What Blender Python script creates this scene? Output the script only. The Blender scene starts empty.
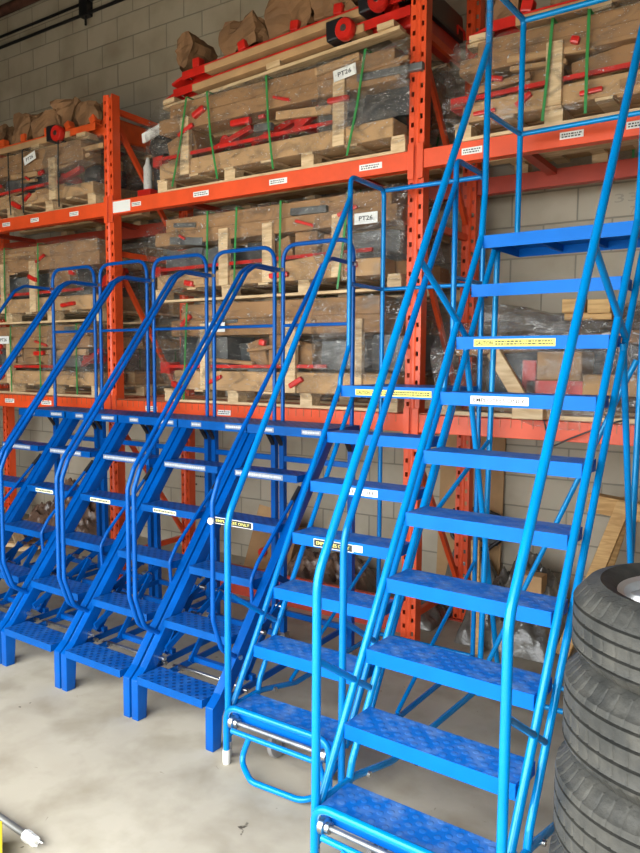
import bpy, bmesh, math, random
from mathutils import Vector, Matrix, noise
R = math.radians
S = bpy.context.scene
col = S.collection

# ---------------------------------------------------------------- camera
cam = bpy.data.cameras.new('camera'); co = bpy.data.objects.new('camera', cam); col.objects.link(co)
F_PX = 740.6
cam.sensor_fit = 'VERTICAL'; cam.sensor_height = 24.0; cam.lens = 24.0 * F_PX / 853.0
cam.clip_start = 0.05; cam.clip_end = 200
yaw, pit, rol = R(34.143), R(4.925), R(0.412)
fw = Vector((-math.sin(yaw)*math.cos(pit), math.cos(yaw)*math.cos(pit), -math.sin(pit)))
rt = Vector((math.cos(yaw), math.sin(yaw), 0)); up = rt.cross(fw)
r2 = rt*math.cos(rol) + up*math.sin(rol); u2 = -rt*math.sin(rol) + up*math.cos(rol)
m = Matrix((r2, u2, -fw)).transposed().to_4x4(); m.translation = Vector((0, 0, 1.907))
co.matrix_world = m
S.camera = co

# ---------------------------------------------------------------- light: daylight through the open loading door behind the camera
w = bpy.data.worlds.new('sky'); S.world = w; w.use_nodes = True
bg = w.node_tree.nodes['Background']
_n = w.node_tree.nodes; _l = w.node_tree.links
_tc = _n.new('ShaderNodeTexCoord'); _sp = _n.new('ShaderNodeSeparateXYZ'); _cr = _n.new('ShaderNodeValToRGB')
_l.new(_tc.outputs['Generated'], _sp.inputs[0]); _l.new(_sp.outputs['Z'], _cr.inputs[0]); _l.new(_cr.outputs[0], bg.inputs[0])
_cr.color_ramp.elements[0].position = 0.0; _cr.color_ramp.elements[0].color = (0.72, 0.76, 0.78, 1)
_cr.color_ramp.elements[1].position = 0.8; _cr.color_ramp.elements[1].color = (1.0, 1.0, 0.98, 1)
bg.inputs[1].default_value = 10.0
pl = bpy.data.lights.new('door_daylight_portal', 'AREA'); pl.shape = 'RECTANGLE'; pl.size = 6.05; pl.size_y = 3.4
pl.cycles.is_portal = True
po = bpy.data.objects.new('door_daylight_portal', pl); col.objects.link(po)
po.location = (-2.575, -0.25, 1.7); po.rotation_euler = (R(90), 0, 0)
S.view_settings.view_transform = 'Standard'; S.view_settings.look = 'None'
S.view_settings.gamma = 1; S.view_settings.use_curve_mapping = False
S.view_settings.exposure = 0.36

# ---------------------------------------------------------------- helpers
def empty(name, loc=(0, 0, 0), rz=0.0, label=None, cat=None, group=None):
    o = bpy.data.objects.new(name, None); col.objects.link(o)
    o.empty_display_size = 0.1
    o.location = loc; o.rotation_euler = (0, 0, rz)
    tag(o, label, cat, group); return o
def tag(o, label=None, cat=None, group=None, kind=None):
    if label: o['label'] = label
    if cat: o['category'] = cat
    if group: o['group'] = group
    if kind: o['kind'] = kind
    return o
def link(name, bm, mats, parent=None, smooth=False, loc=None):
    me = bpy.data.meshes.new(name)
    bmesh.ops.recalc_face_normals(bm, faces=bm.faces[:]) if not getattr(bm, 'keepn', False) else None
    bm.to_mesh(me); bm.free()
    for mt in (mats if isinstance(mats, (list, tuple)) else [mats]): me.materials.append(mt)
    if smooth:
        for p in me.polygons: p.use_smooth = True
        try: me.set_sharp_from_angle(angle=R(40))
        except Exception: pass
    o = bpy.data.objects.new(name, me); col.objects.link(o)
    if parent: o.parent = parent
    if loc: o.location = loc
    return o
def children(o): return [c for c in bpy.data.objects if c.parent == o]
def copy_tree(o, parent=None):
    c = o.copy(); col.objects.link(c)
    if parent: c.parent = parent
    for ch in children(o): copy_tree(ch, c)
    return c
def box(bm, x0, x1, y0, y1, z0, z1, mi=0, rot=None, about=None):
    vs = [bm.verts.new(p) for p in ((x0,y0,z0),(x1,y0,z0),(x1,y1,z0),(x0,y1,z0),(x0,y0,z1),(x1,y0,z1),(x1,y1,z1),(x0,y1,z1))]
    if rot is not None:
        c = Vector(about) if about else Vector(((x0+x1)/2, (y0+y1)/2, (z0+z1)/2))
        for v in vs: v.co = c + rot @ (v.co - c)
    fs = []
    for f in ((0,3,2,1),(4,5,6,7),(0,1,5,4),(1,2,6,5),(2,3,7,6),(3,0,4,7)):
        fc = bm.faces.new([vs[i] for i in f]); fc.material_index = mi; fs.append(fc)
    return vs, fs
def bevel_all(bm, w=0.003, seg=2):
    bmesh.ops.bevel(bm, geom=bm.edges[:], offset=w, segments=seg, affect='EDGES', profile=0.6)
def bar(bm, a, b, w, d, mi=0, upv=(0, 0, 1)):
    """rectangular bar from a to b, w across, d thick"""
    a, b = Vector(a), Vector(b); t = (b-a).normalized(); u = Vector(upv)
    s = t.cross(u)
    if s.length < 1e-4: s = t.cross(Vector((0, 1, 0)))
    s.normalize(); n = s.cross(t).normalized()
    vs = []
    for p in (a, b):
        for i, j in ((-1,-1),(1,-1),(1,1),(-1,1)): vs.append(bm.verts.new(p + s*(w/2*i) + n*(d/2*j)))
    for f in ((0,1,2,3),(7,6,5,4),(0,4,5,1),(1,5,6,2),(2,6,7,3),(3,7,4,0)):
        bm.faces.new([vs[i] for i in f]).material_index = mi
def fillet(pts, r, n=6):
    pts = [Vector(p) for p in pts]; out = [pts[0]]
    for i in range(1, len(pts)-1):
        p, a, b = pts[i], pts[i-1], pts[i+1]
        d1 = (a-p); d2 = (b-p); l1, l2 = d1.length, d2.length; d1.normalize(); d2.normalize()
        ang = d1.angle(d2); rr = r[i] if isinstance(r, (list, tuple)) else r
        t = min(rr/math.tan(ang/2) if ang > 0.01 else 0, l1*0.48, l2*0.48)
        A, B = p+d1*t, p+d2*t
        for k in range(n+1):
            s = k/n; out.append(A*(1-s)**2 + p*2*s*(1-s) + B*s*s)
    out.append(pts[-1]); return out
def tube(bm, pts, r, sides=12, fr=0.0, mi=0, cap=True, closed=False):
    if fr: pts = fillet(pts, fr)
    pts = [Vector(p) for p in pts]
    n = len(pts); rings = []; prev = None
    for i, p in enumerate(pts):
        if closed: t = pts[(i+1) % n] - pts[i-1]
        elif i == 0: t = pts[1]-pts[0]
        elif i == n-1: t = pts[-1]-pts[-2]
        else: t = (pts[i+1]-p).normalized() + (p-pts[i-1]).normalized()
        t.normalize()
        if prev is None:
            s = t.cross(Vector((0, 0, 1)));
            if s.length < 0.1: s = t.cross(Vector((0, 1, 0)))
        else: s = prev - t*prev.dot(t)
        s.normalize(); prev = s; q = t.cross(s)
        rr = r[i] if isinstance(r, (list, tuple)) else r
        rings.append([bm.verts.new(p + s*(rr*math.cos(a)) + q*(rr*math.sin(a))) for a in [2*math.pi*k/sides for k in range(sides)]])
    m_ = n if closed else n-1
    for i in range(m_):
        A, B = rings[i], rings[(i+1) % n]
        for k in range(sides):
            f = bm.faces.new((A[k], A[(k+1) % sides], B[(k+1) % sides], B[k])); f.material_index = mi
    if cap and not closed:
        bm.faces.new(rings[0][::-1]).material_index = mi; bm.faces.new(rings[-1]).material_index = mi
def lathe(bm, prof, segs=48, mi=0, M=None, closed=True, mod=None):
    """prof: list of (r, z) ; axis z"""
    rings = []
    for k in range(segs):
        a = 2*math.pi*k/segs; ring = []
        for j, (r, z) in enumerate(prof):
            rr = r + (mod(k, j) if mod else 0)
            v = Vector((rr*math.cos(a), rr*math.sin(a), z))
            ring.append(bm.verts.new(M @ v if M else v))
        rings.append(ring)
    L = len(prof)
    for k in range(segs):
        A, B = rings[k], rings[(k+1) % segs]
        for j in range(L if closed else L-1):
            bm.faces.new((A[j], B[j], B[(j+1) % L], A[(j+1) % L])).material_index = mi
def cyl(bm, a, b, r, sides=16, mi=0): tube(bm, [a, b], r, sides, mi=mi)
def part(name, fn, mat, parent, smooth=False, label=None):
    bm = bmesh.new(); fn(bm); o = link(name, bm, mat, parent, smooth)
    if label: o['label'] = label
    return o
def text_faces(bm, body, x, z, y, height, mi, width=None, bold=0.0):
    cu = bpy.data.curves.new('lettering', 'FONT'); cu.body = body; cu.size = 1.0; cu.resolution_u = 2; cu.offset = bold
    to = bpy.data.objects.new('lettering', cu)
    me = bpy.data.meshes.new_from_object(to)
    xs = [v.co.x for v in me.vertices]; ys = [v.co.y for v in me.vertices]
    sx = sy = height/(max(ys)-min(ys))
    if width: sx = width/(max(xs)-min(xs))
    vs = [bm.verts.new((x+(v.co.x-min(xs))*sx, y, z+(v.co.y-min(ys))*sy)) for v in me.vertices]
    for p in me.polygons:
        try: bm.faces.new([vs[i] for i in p.vertices]).material_index = mi
        except ValueError: pass
    bpy.data.objects.remove(to); bpy.data.meshes.remove(me); bpy.data.curves.remove(cu)

# ---------------------------------------------------------------- materials
def mat(name, c=(0.5,0.5,0.5), rough=0.5, metal=0.0, var=None, vscale=8.0, bump=0.0, bscale=40.0, spec=None, coat=0.0, det=4.0, c2=None):
    mt = bpy.data.materials.new(name); mt.use_nodes = True; nt = mt.node_tree; N = nt.nodes; Lk = nt.links
    b = N['Principled BSDF']; b.inputs['Roughness'].default_value = rough; b.inputs['Metallic'].default_value = metal
    if spec is not None: b.inputs['Specular IOR Level'].default_value = spec
    b.inputs['Coat Weight'].default_value = coat; b.inputs['Coat Roughness'].default_value = 0.12
    tc = N.new('ShaderNodeTexCoord')
    if c2 or var:
        nz = N.new('ShaderNodeTexNoise'); nz.inputs['Scale'].default_value = vscale; nz.inputs['Detail'].default_value = det
        Lk.new(tc.outputs['Object'], nz.inputs['Vector'])
        cr = N.new('ShaderNodeValToRGB'); cr.color_ramp.elements[0].position = 0.32; cr.color_ramp.elements[1].position = 0.68
        cc = c2 if c2 else tuple(x*(1-var) for x in c)
        cr.color_ramp.elements[0].color = (*cc, 1); cr.color_ramp.elements[1].color = (*c, 1)
        Lk.new(nz.outputs['Fac'], cr.inputs[0]); Lk.new(cr.outputs[0], b.inputs['Base Color'])
    else: b.inputs['Base Color'].default_value = (*c, 1)
    if bump:
        n2 = N.new('ShaderNodeTexNoise'); n2.inputs['Scale'].default_value = bscale; n2.inputs['Detail'].default_value = 4
        Lk.new(tc.outputs['Object'], n2.inputs['Vector'])
        bp = N.new('ShaderNodeBump'); bp.inputs['Strength'].default_value = bump; bp.inputs['Distance'].default_value = 0.01
        Lk.new(n2.outputs['Fac'], bp.inputs['Height']); Lk.new(bp.outputs[0], b.inputs['Normal'])
    return mt
def film_mat(name, tint=(0.8, 0.82, 0.82), base=0.10, hi=0.55, scale=9.0):
    mt = bpy.data.materials.new(name); mt.use_nodes = True; nt = mt.node_tree; N = nt.nodes; Lk = nt.links
    b = N['Principled BSDF']; b.inputs['Base Color'].default_value = (*tint, 1); b.inputs['Roughness'].default_value = 0.10; b.inputs['Coat Weight'].default_value = 0.6; b.inputs['Coat Roughness'].default_value = 0.05
    b.inputs['Specular IOR Level'].default_value = 1.0; b.inputs['IOR'].default_value = 1.8
    tr = N.new('ShaderNodeBsdfTransparent'); mx = N.new('ShaderNodeMixShader'); out = N['Material Output']
    tc = N.new('ShaderNodeTexCoord'); mp = N.new('ShaderNodeMapping'); mp.inputs['Scale'].default_value = (0.6, 0.6, 1.5); mp.inputs['Rotation'].default_value = (0.2, 0.5, 0.3)
    nz = N.new('ShaderNodeTexNoise'); nz.inputs['Scale'].default_value = scale; nz.inputs['Detail'].default_value = 7; nz.inputs['Distortion'].default_value = 2.5
    cr = N.new('ShaderNodeValToRGB'); cr.color_ramp.elements[0].position = 0.48; cr.color_ramp.elements[1].position = 0.75
    cr.color_ramp.elements[0].color = (base,)*3 + (1,); cr.color_ramp.elements[1].color = (hi,)*3 + (1,)
    n2 = N.new('ShaderNodeTexNoise'); n2.inputs['Scale'].default_value = scale*2.2; n2.inputs['Detail'].default_value = 5; n2.inputs['Distortion'].default_value = 3.0
    bp = N.new('ShaderNodeBump'); bp.inputs['Strength'].default_value = 1.0; bp.inputs['Distance'].default_value = 0.06
    Lk.new(tc.outputs['Object'], mp.inputs[0]); Lk.new(mp.outputs[0], nz.inputs['Vector']); Lk.new(mp.outputs[0], n2.inputs['Vector'])
    Lk.new(nz.outputs['Fac'], cr.inputs[0]); Lk.new(n2.outputs['Fac'], bp.inputs['Height'])
    n3 = N.new('ShaderNodeTexNoise'); n3.inputs['Scale'].default_value = scale*2.6; n3.inputs['Detail'].default_value = 3; n3.inputs['Distortion'].default_value = 5.0
    Lk.new(mp.outputs[0], n3.inputs['Vector'])
    gl = N.new('ShaderNodeValToRGB'); gl.color_ramp.elements[0].position = 0.64; gl.color_ramp.elements[1].position = 0.70
    Lk.new(n3.outputs['Fac'], gl.inputs[0])
    cm = N.new('ShaderNodeMix'); cm.data_type = 'RGBA'; Lk.new(gl.outputs[0], cm.inputs[0]); cm.inputs[6].default_value = (*tint, 1); cm.inputs[7].default_value = (0.85, 0.84, 0.80, 1)  # white glints painted into the film colour as noise streaks
    Lk.new(cm.outputs[2], b.inputs['Base Color'])
    mxx = N.new('ShaderNodeMath'); mxx.operation = 'MAXIMUM'; Lk.new(cr.outputs[0], mxx.inputs[0])
    g2 = N.new('ShaderNodeMath'); g2.operation = 'MULTIPLY'; g2.inputs[1].default_value = 0.75; Lk.new(gl.outputs[0], g2.inputs[0]); Lk.new(g2.outputs[0], mxx.inputs[1])
    Lk.new(bp.outputs[0], b.inputs['Normal'])
    Lk.new(tr.outputs[0], mx.inputs[1]); Lk.new(b.outputs[0], mx.inputs[2]); Lk.new(mxx.outputs[0], mx.inputs[0]); Lk.new(mx.outputs[0], out.inputs[0])
    return mt
def tread_mat(name, c, dark, scuff, size, rough, amt=0.75):
    """painted steel with a raised dot pattern, worn pale where feet land"""
    mt = mat(name, c, rough, spec=0.3); nt = mt.node_tree; N = nt.nodes; Lk = nt.links; b = N['Principled BSDF']
    tc = N.new('ShaderNodeTexCoord'); mp = N.new('ShaderNodeMapping'); mp.inputs['Rotation'].default_value = (0, 0, R(45))
    Lk.new(tc.outputs['Object'], mp.inputs[0])
    vo = N.new('ShaderNodeTexVoronoi'); vo.inputs['Scale'].default_value = size; vo.inputs['Randomness'].default_value = 0.0; vo.voronoi_dimensions = '2D'
    Lk.new(mp.outputs[0], vo.inputs['Vector'])
    cr = N.new('ShaderNodeValToRGB'); cr.color_ramp.elements[0].position = 0.22; cr.color_ramp.elements[1].position = 0.34
    cr.color_ramp.elements[0].color = (1, 1, 1, 1); cr.color_ramp.elements[1].color = (0, 0, 0, 1)
    Lk.new(vo.outputs['Distance'], cr.inputs[0])
    nz = N.new('ShaderNodeTexNoise'); nz.inputs['Scale'].default_value = 14; nz.inputs['Detail'].default_value = 6
    Lk.new(tc.outputs['Object'], nz.inputs['Vector'])
    c2 = N.new('ShaderNodeValToRGB'); c2.color_ramp.elements[0].position = 0.45; c2.color_ramp.elements[1].position = 0.85
    c2.color_ramp.elements[0].color = (*c, 1); c2.color_ramp.elements[1].color = (*scuff, 1)
    Lk.new(nz.outputs['Fac'], c2.inputs[0])
    mx = N.new('ShaderNodeMix'); mx.data_type = 'RGBA'
    ml = N.new('ShaderNodeMath'); ml.operation = 'MULTIPLY'; ml.inputs[1].default_value = amt
    Lk.new(cr.outputs[0], ml.inputs[0]); Lk.new(ml.outputs[0], mx.inputs[0])
    Lk.new(c2.outputs[0], mx.inputs[6]); mx.inputs[7].default_value = (*dark, 1)
    Lk.new(mx.outputs[2], b.inputs['Base Color'])
    bp = N.new('ShaderNodeBump'); bp.inputs['Strength'].default_value = 0.5; bp.inputs['Distance'].default_value = 0.003
    Lk.new(cr.outputs[0], bp.inputs['Height']); Lk.new(bp.outputs[0], b.inputs['Normal'])
    return mt
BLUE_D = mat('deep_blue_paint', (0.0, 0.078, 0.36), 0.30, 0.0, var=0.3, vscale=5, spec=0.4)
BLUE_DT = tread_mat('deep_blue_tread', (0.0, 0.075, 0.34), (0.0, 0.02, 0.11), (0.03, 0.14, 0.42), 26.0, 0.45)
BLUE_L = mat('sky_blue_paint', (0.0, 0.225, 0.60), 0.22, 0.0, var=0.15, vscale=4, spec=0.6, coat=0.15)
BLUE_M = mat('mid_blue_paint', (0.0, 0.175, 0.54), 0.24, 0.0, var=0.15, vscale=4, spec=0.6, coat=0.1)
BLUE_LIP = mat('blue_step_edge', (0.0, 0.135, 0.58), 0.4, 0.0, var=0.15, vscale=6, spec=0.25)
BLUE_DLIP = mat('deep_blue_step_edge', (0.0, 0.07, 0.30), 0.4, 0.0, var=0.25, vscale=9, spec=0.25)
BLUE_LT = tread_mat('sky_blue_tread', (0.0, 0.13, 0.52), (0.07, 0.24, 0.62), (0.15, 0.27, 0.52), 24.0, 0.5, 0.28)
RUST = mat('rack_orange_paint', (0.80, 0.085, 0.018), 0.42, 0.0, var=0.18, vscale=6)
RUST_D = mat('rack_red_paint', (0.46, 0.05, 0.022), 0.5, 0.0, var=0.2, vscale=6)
RED = mat('bright_red_enamel', (0.62, 0.02, 0.012), 0.32, 0.0, var=0.25, vscale=9)
ORNG = mat('orange_enamel', (0.75, 0.10, 0.02), 0.35, 0.0, var=0.2, vscale=9)
CARD = mat('cardboard_brown', (0.36, 0.195, 0.085), 0.85, var=0.22, vscale=5, bump=0.15, bscale=30)
CARD2 = mat('cardboard_pale', (0.50, 0.30, 0.14), 0.85, var=0.18, vscale=7, bump=0.15, bscale=30)
KRAFT = mat('crumpled_kraft_paper', (0.26, 0.135, 0.06), 0.8, var=0.35, vscale=6, bump=0.6, bscale=12)
def wood_mat(name, c, c2):
    mt = mat(name, c, 0.7); nt = mt.node_tree; N = nt.nodes; Lk = nt.links
    tc = N.new('ShaderNodeTexCoord'); mp = N.new('ShaderNodeMapping'); mp.inputs['Scale'].default_value = (2, 14, 14)
    nz = N.new('ShaderNodeTexNoise'); nz.inputs['Scale'].default_value = 3; nz.inputs['Detail'].default_value = 5; nz.inputs['Distortion'].default_value = 0.6
    cr = N.new('ShaderNodeValToRGB'); cr.color_ramp.elements[0].color = (*c2, 1); cr.color_ramp.elements[1].color = (*c, 1)
    cr.color_ramp.elements[0].position = 0.35; cr.color_ramp.elements[1].position = 0.62
    Lk.new(tc.outputs['Object'], mp.inputs[0]); Lk.new(mp.outputs[0], nz.inputs['Vector']); Lk.new(nz.outputs['Fac'], cr.inputs[0])
    Lk.new(cr.outputs[0], N['Principled BSDF'].inputs['Base Color']); return mt
WOOD = wood_mat('pale_pallet_wood', (0.68, 0.50, 0.29), (0.50, 0.33, 0.17))
WOOD2 = wood_mat('golden_lumber', (0.62, 0.38, 0.15), (0.44, 0.24, 0.08))
STRAP = mat('green_strap', (0.03, 0.22, 0.05), 0.35)
STRAPK = mat('black_strap', (0.015, 0.02, 0.018), 0.4)
BLACK = mat('black_plastic', (0.012, 0.012, 0.014), 0.4, var=0.3)
DGREY = mat('dark_grey_part', (0.05, 0.055, 0.055), 0.45, var=0.5, vscale=12)
GREYF = mat('grey_wrapped_part', (0.16, 0.165, 0.16), 0.35, var=0.5, vscale=10, bump=0.6, bscale=14)
WHITE = mat('white_label_paper', (0.80, 0.80, 0.76), 0.5)
INK = mat('label_ink', (0.02, 0.02, 0.02), 0.6)
SILV2 = mat('silver_print', (0.50, 0.54, 0.60), 0.4)
SILV = mat('silver_label', (0.22, 0.25, 0.32), 0.35, var=0.3, vscale=30)
YEL = mat('yellow_label', (0.78, 0.74, 0.13), 0.5, var=0.12, vscale=30)
CREAM = mat('cream_label', (0.80, 0.79, 0.50), 0.5, var=0.12, vscale=30)
INKY = mat('yellow_ink', (0.85, 0.80, 0.20), 0.5)
STEEL = mat('dull_steel_bar', (0.30, 0.32, 0.34), 0.5, 0.8, var=0.4, vscale=20)
CHROME = mat('zinc_plated_steel', (0.62, 0.62, 0.60), 0.28, 1.0, var=0.25, vscale=30)
RUBBER = mat('worn_tyre_rubber', (0.022, 0.023, 0.021), 0.7, c2=(0.058, 0.056, 0.048), vscale=14, bump=0.3, bscale=60)
ALLOY = mat('silver_alloy', (0.66, 0.68, 0.70), 0.3, 0.7, var=0.15)
GREYR = mat('grey_caster_rubber', (0.22, 0.21, 0.20), 0.6, var=0.2)
BEIGE = mat('beige_rubber_tip', (0.55, 0.54, 0.50), 0.6)
FILM = film_mat('stretch_film', (0.20, 0.17, 0.13), base=0.04, hi=0.5, scale=5)
FILMH = film_mat('heavy_stretch_film', (0.25, 0.22, 0.19), 0.10, 0.6, 4.0)
FILMD = film_mat('dirty_film', (0.24, 0.22, 0.20), 0.45, 0.85, 5.0)

for _m in (BLUE_L, BLUE_M): _m.node_tree.nodes['Principled BSDF'].inputs['Specular Tint'].default_value = (0.35, 0.95, 1.0, 1)
for _m in (BLUE_D, BLUE_DLIP, BLUE_LIP): _m.node_tree.nodes['Principled BSDF'].inputs['Specular Tint'].default_value = (0.45, 0.8, 1.0, 1)
def floor_mat():
    mt = mat('stained_concrete', (0.5,)*3, 0.72); nt = mt.node_tree; N = nt.nodes; Lk = nt.links; b = N['Principled BSDF']
    tc = N.new('ShaderNodeTexCoord')
    def nz(sc, det, dist=0.0):
        n = N.new('ShaderNodeTexNoise'); n.inputs['Scale'].default_value = sc; n.inputs['Detail'].default_value = det; n.inputs['Distortion'].default_value = dist
        Lk.new(tc.outputs['Object'], n.inputs['Vector']); return n
    a = nz(1.1, 9, 0.1); cr = N.new('ShaderNodeValToRGB'); e = cr.color_ramp.elements
    e[0].position = 0.36; e[0].color = (0.36, 0.32, 0.25, 1); e[1].position = 0.66; e[1].color = (0.47, 0.43, 0.345, 1)
    Lk.new(a.outputs['Fac'], cr.inputs[0])
    s = nz(4.0, 12, 0.15); c2 = N.new('ShaderNodeValToRGB'); e = c2.color_ramp.elements
    e[0].position = 0.30; e[0].color = (0.74, 0.72, 0.68, 1); e[1].position = 0.56; e[1].color = (1, 1, 1, 1)
    Lk.new(s.outputs['Fac'], c2.inputs[0])
    k = nz(11, 3, 0.6); c3 = N.new('ShaderNodeValToRGB'); e = c3.color_ramp.elements
    e[0].position = 0.245; e[0].color = (0.16, 0.14, 0.11, 1); e[1].position = 0.285; e[1].color = (1, 1, 1, 1)
    Lk.new(k.outputs['Fac'], c3.inputs[0])
    prev = cr.outputs[0]
    for c in (c2, c3):
        mx = N.new('ShaderNodeMix'); mx.data_type = 'RGBA'; mx.blend_type = 'MULTIPLY'; mx.inputs[0].default_value = 1.0
        Lk.new(prev, mx.inputs[6]); Lk.new(c.outputs[0], mx.inputs[7]); prev = mx.outputs[2]
    Lk.new(prev, b.inputs['Base Color'])
    bp = N.new('ShaderNodeBump'); bp.inputs['Strength'].default_value = 0.15; bp.inputs['Distance'].default_value = 0.01
    Lk.new(s.outputs['Fac'], bp.inputs['Height']); Lk.new(bp.outputs[0], b.inputs['Normal'])
    return mt
def block_mat():
    mt = mat('painted_concrete_block', (0.5,)*3, 0.85); nt = mt.node_tree; N = nt.nodes; Lk = nt.links; b = N['Principled BSDF']
    tc = N.new('ShaderNodeTexCoord'); mp = N.new('ShaderNodeMapping'); mp.inputs['Rotation'].default_value = (R(90), 0, 0)
    sp = N.new('ShaderNodeSeparateXYZ'); cb = N.new('ShaderNodeCombineXYZ'); Lk.new(tc.outputs['Object'], sp.inputs[0])
    ad = N.new('ShaderNodeMath'); ad.operation = 'ADD'; ad.inputs[1].default_value = 24.1-0.482*0+1.279-24.1+24.1; Lk.new(sp.outputs['X'], ad.inputs[0])
    az = N.new('ShaderNodeMath'); az.operation = 'ADD'; az.inputs[1].default_value = -0.1207; Lk.new(sp.outputs['Z'], az.inputs[0])
    Lk.new(ad.outputs[0], cb.inputs[0]); Lk.new(az.outputs[0], cb.inputs[1])
    br = N.new('ShaderNodeTexBrick'); br.inputs['Scale'].default_value = 1.0
    br.inputs['Brick Width'].default_value = 0.482; br.inputs['Row Height'].default_value = 0.234
    br.inputs['Mortar Size'].default_value = 0.007; br.inputs['Mortar Smooth'].default_value = 0.3
    br.inputs['Color1'].default_value = (0.50, 0.44, 0.34, 1); br.inputs['Color2'].default_value = (0.44, 0.39, 0.30, 1)
    br.inputs['Mortar'].default_value = (0.29, 0.265, 0.21, 1)
    Lk.new(cb.outputs[0], br.inputs['Vector'])
    n = N.new('ShaderNodeTexNoise'); n.inputs['Scale'].default_value = 2.2; n.inputs['Detail'].default_value = 8; Lk.new(tc.outputs['Object'], n.inputs['Vector'])
    cr = N.new('ShaderNodeValToRGB'); cr.color_ramp.elements[0].position = 0.3; cr.color_ramp.elements[0].color = (0.78, 0.74, 0.70, 1); cr.color_ramp.elements[1].position = 0.55; cr.color_ramp.elements[1].color = (1, 1, 1, 1)
    Lk.new(n.outputs['Fac'], cr.inputs[0])
    mx = N.new('ShaderNodeMix'); mx.data_type = 'RGBA'; mx.blend_type = 'MULTIPLY'; mx.inputs[0].default_value = 1.0
    Lk.new(br.outputs[0], mx.inputs[6]); Lk.new(cr.outputs[0], mx.inputs[7]); Lk.new(mx.outputs[2], b.inputs['Base Color'])
    bp = N.new('ShaderNodeBump'); bp.invert = True; bp.inputs['Strength'].default_value = 0.6; bp.inputs['Distance'].default_value = 0.01
    Lk.new(br.outputs['Fac'], bp.inputs['Height']); Lk.new(bp.outputs[0], b.inputs['Normal'])
    return mt
FLOORM, BLOCKM = floor_mat(), block_mat()
CEILM = mat('painted_steel_deck', (0.16, 0.14, 0.12), 0.8)

# ---------------------------------------------------------------- setting
WALL_Y = 5.50
K = 1.27
def kx(v): return v*K
def kz(z): return 1.907+(z-1.907)*K
def struct(name, b, mt):
    bm = bmesh.new(); box(bm, *b); return tag(link(name, bm, mt), kind='structure')
struct('floor', (-18, 10, -14, 5.7, -0.2, 0), FLOORM)
struct('wall_back', (-14.2, 5.2, WALL_Y, 5.7, 0, 7.6), BLOCKM)
struct('wall_left', (-14.2, -14, -0.25, WALL_Y, 0, 7.6), BLOCKM)
struct('wall_right', (5.0, 5.2, -0.25, WALL_Y, 0, 7.6), BLOCKM)
struct('ceiling', (-14.2, 5.2, -0.5, 5.7, 7.6, 7.8), CEILM)
struct('wall_front', (-14.2, 5.2, -0.5, -0.25, 3.4, 7.6), BLOCKM)  # unseen; lintel height set to keep sky light off the upper wall
struct('unseen_door_wall_1', (-14.2, -5.6, -0.5, -0.25, 0, 3.4), BLOCKM)  # unseen wall left of the door, its edge set to shape the daylight
struct('unseen_door_wall_2', (0.45, 5.2, -0.5, -0.25, 0, 3.4), BLOCKM)  # unseen wall right of the door, placed to block daylight on that side

# ---------------------------------------------------------------- pallet rack
RY = 3.345*K; RB = 4.02*K; RO = R(0.83)
rack = empty('pallet_rack', (0, 0, 0), RO, 'orange steel pallet rack with punched uprights along the block wall', 'rack')
UPX = tuple(kx(v) for v in (-6.02, -3.83, -1.652, 0.55))
def punched_post(bm, x, y, h, front=-1):
    x += 0.02; W2, D = 0.052, 0.08
    xs = [-W2, -0.038, -0.020, -0.006, 0.006, 0.020, 0.038, W2]
    z = 0.0; zs = [0.0]
    while z < h-0.05: zs += [z+0.017, z+0.045]; z += 0.045
    grid = [[bm.verts.new((x+a, y + (0.008 if abs(a) < 0.01 else 0), zz)) for a in xs] for zz in zs]
    for i in range(len(zs)-1):
        for j in range(len(xs)-1):
            if i % 2 == 1 and ((j == 1 and i % 4 == 1) or (j == 5 and i % 4 == 3)): continue
            bm.faces.new((grid[i][j], grid[i][j+1], grid[i+1][j+1], grid[i+1][j]))
    H = zs[-1]
    for sx in (-1, 1):
        a = x+sx*W2
        q = [bm.verts.new(p) for p in ((a, y, 0), (a, y+D, 0), (a, y+D, H), (a, y, H))]; bm.faces.new(q)
        q = [bm.verts.new(p) for p in ((a, y+D, 0), (a-sx*0.04, y+D, 0), (a-sx*0.04, y+D, H), (a, y+D, H))]; bm.faces.new(q)
def frame(x, hgt):
    for y in (RY-0.035, RB-0.035):
        part('upright_post', lambda bm: punched_post(bm, x, y, hgt), RUST, rack)
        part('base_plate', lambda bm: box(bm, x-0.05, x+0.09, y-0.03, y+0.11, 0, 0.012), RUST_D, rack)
    ya, yb = RY+0.03, RB-0.04
    z = 0.35; k = 0
    for zz in (0.25, 1.45, 2.80, 3.95):
        if zz < hgt: part('horizontal_brace', lambda bm: bar(bm, (x, ya, zz), (x, yb, zz), 0.03, 0.045), RUST, rack)
    dz = [(0.3, 1.4), (1.55, 2.75)]
    for i, (a, b) in enumerate(dz):
        part('diagonal_brace', lambda bm: bar(bm, (x, ya, b), (x, yb, a), 0.03, 0.035), RUST, rack)
    part('diagonal_brace', lambda bm: bar(bm, (x, ya, 3.90), (x, yb, 2.9), 0.03, 0.04), RUST, rack)
for x, h in zip(UPX, (4.07, 4.07, 5.4, 5.4)): frame(x, h)
BH = 0.112
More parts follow.
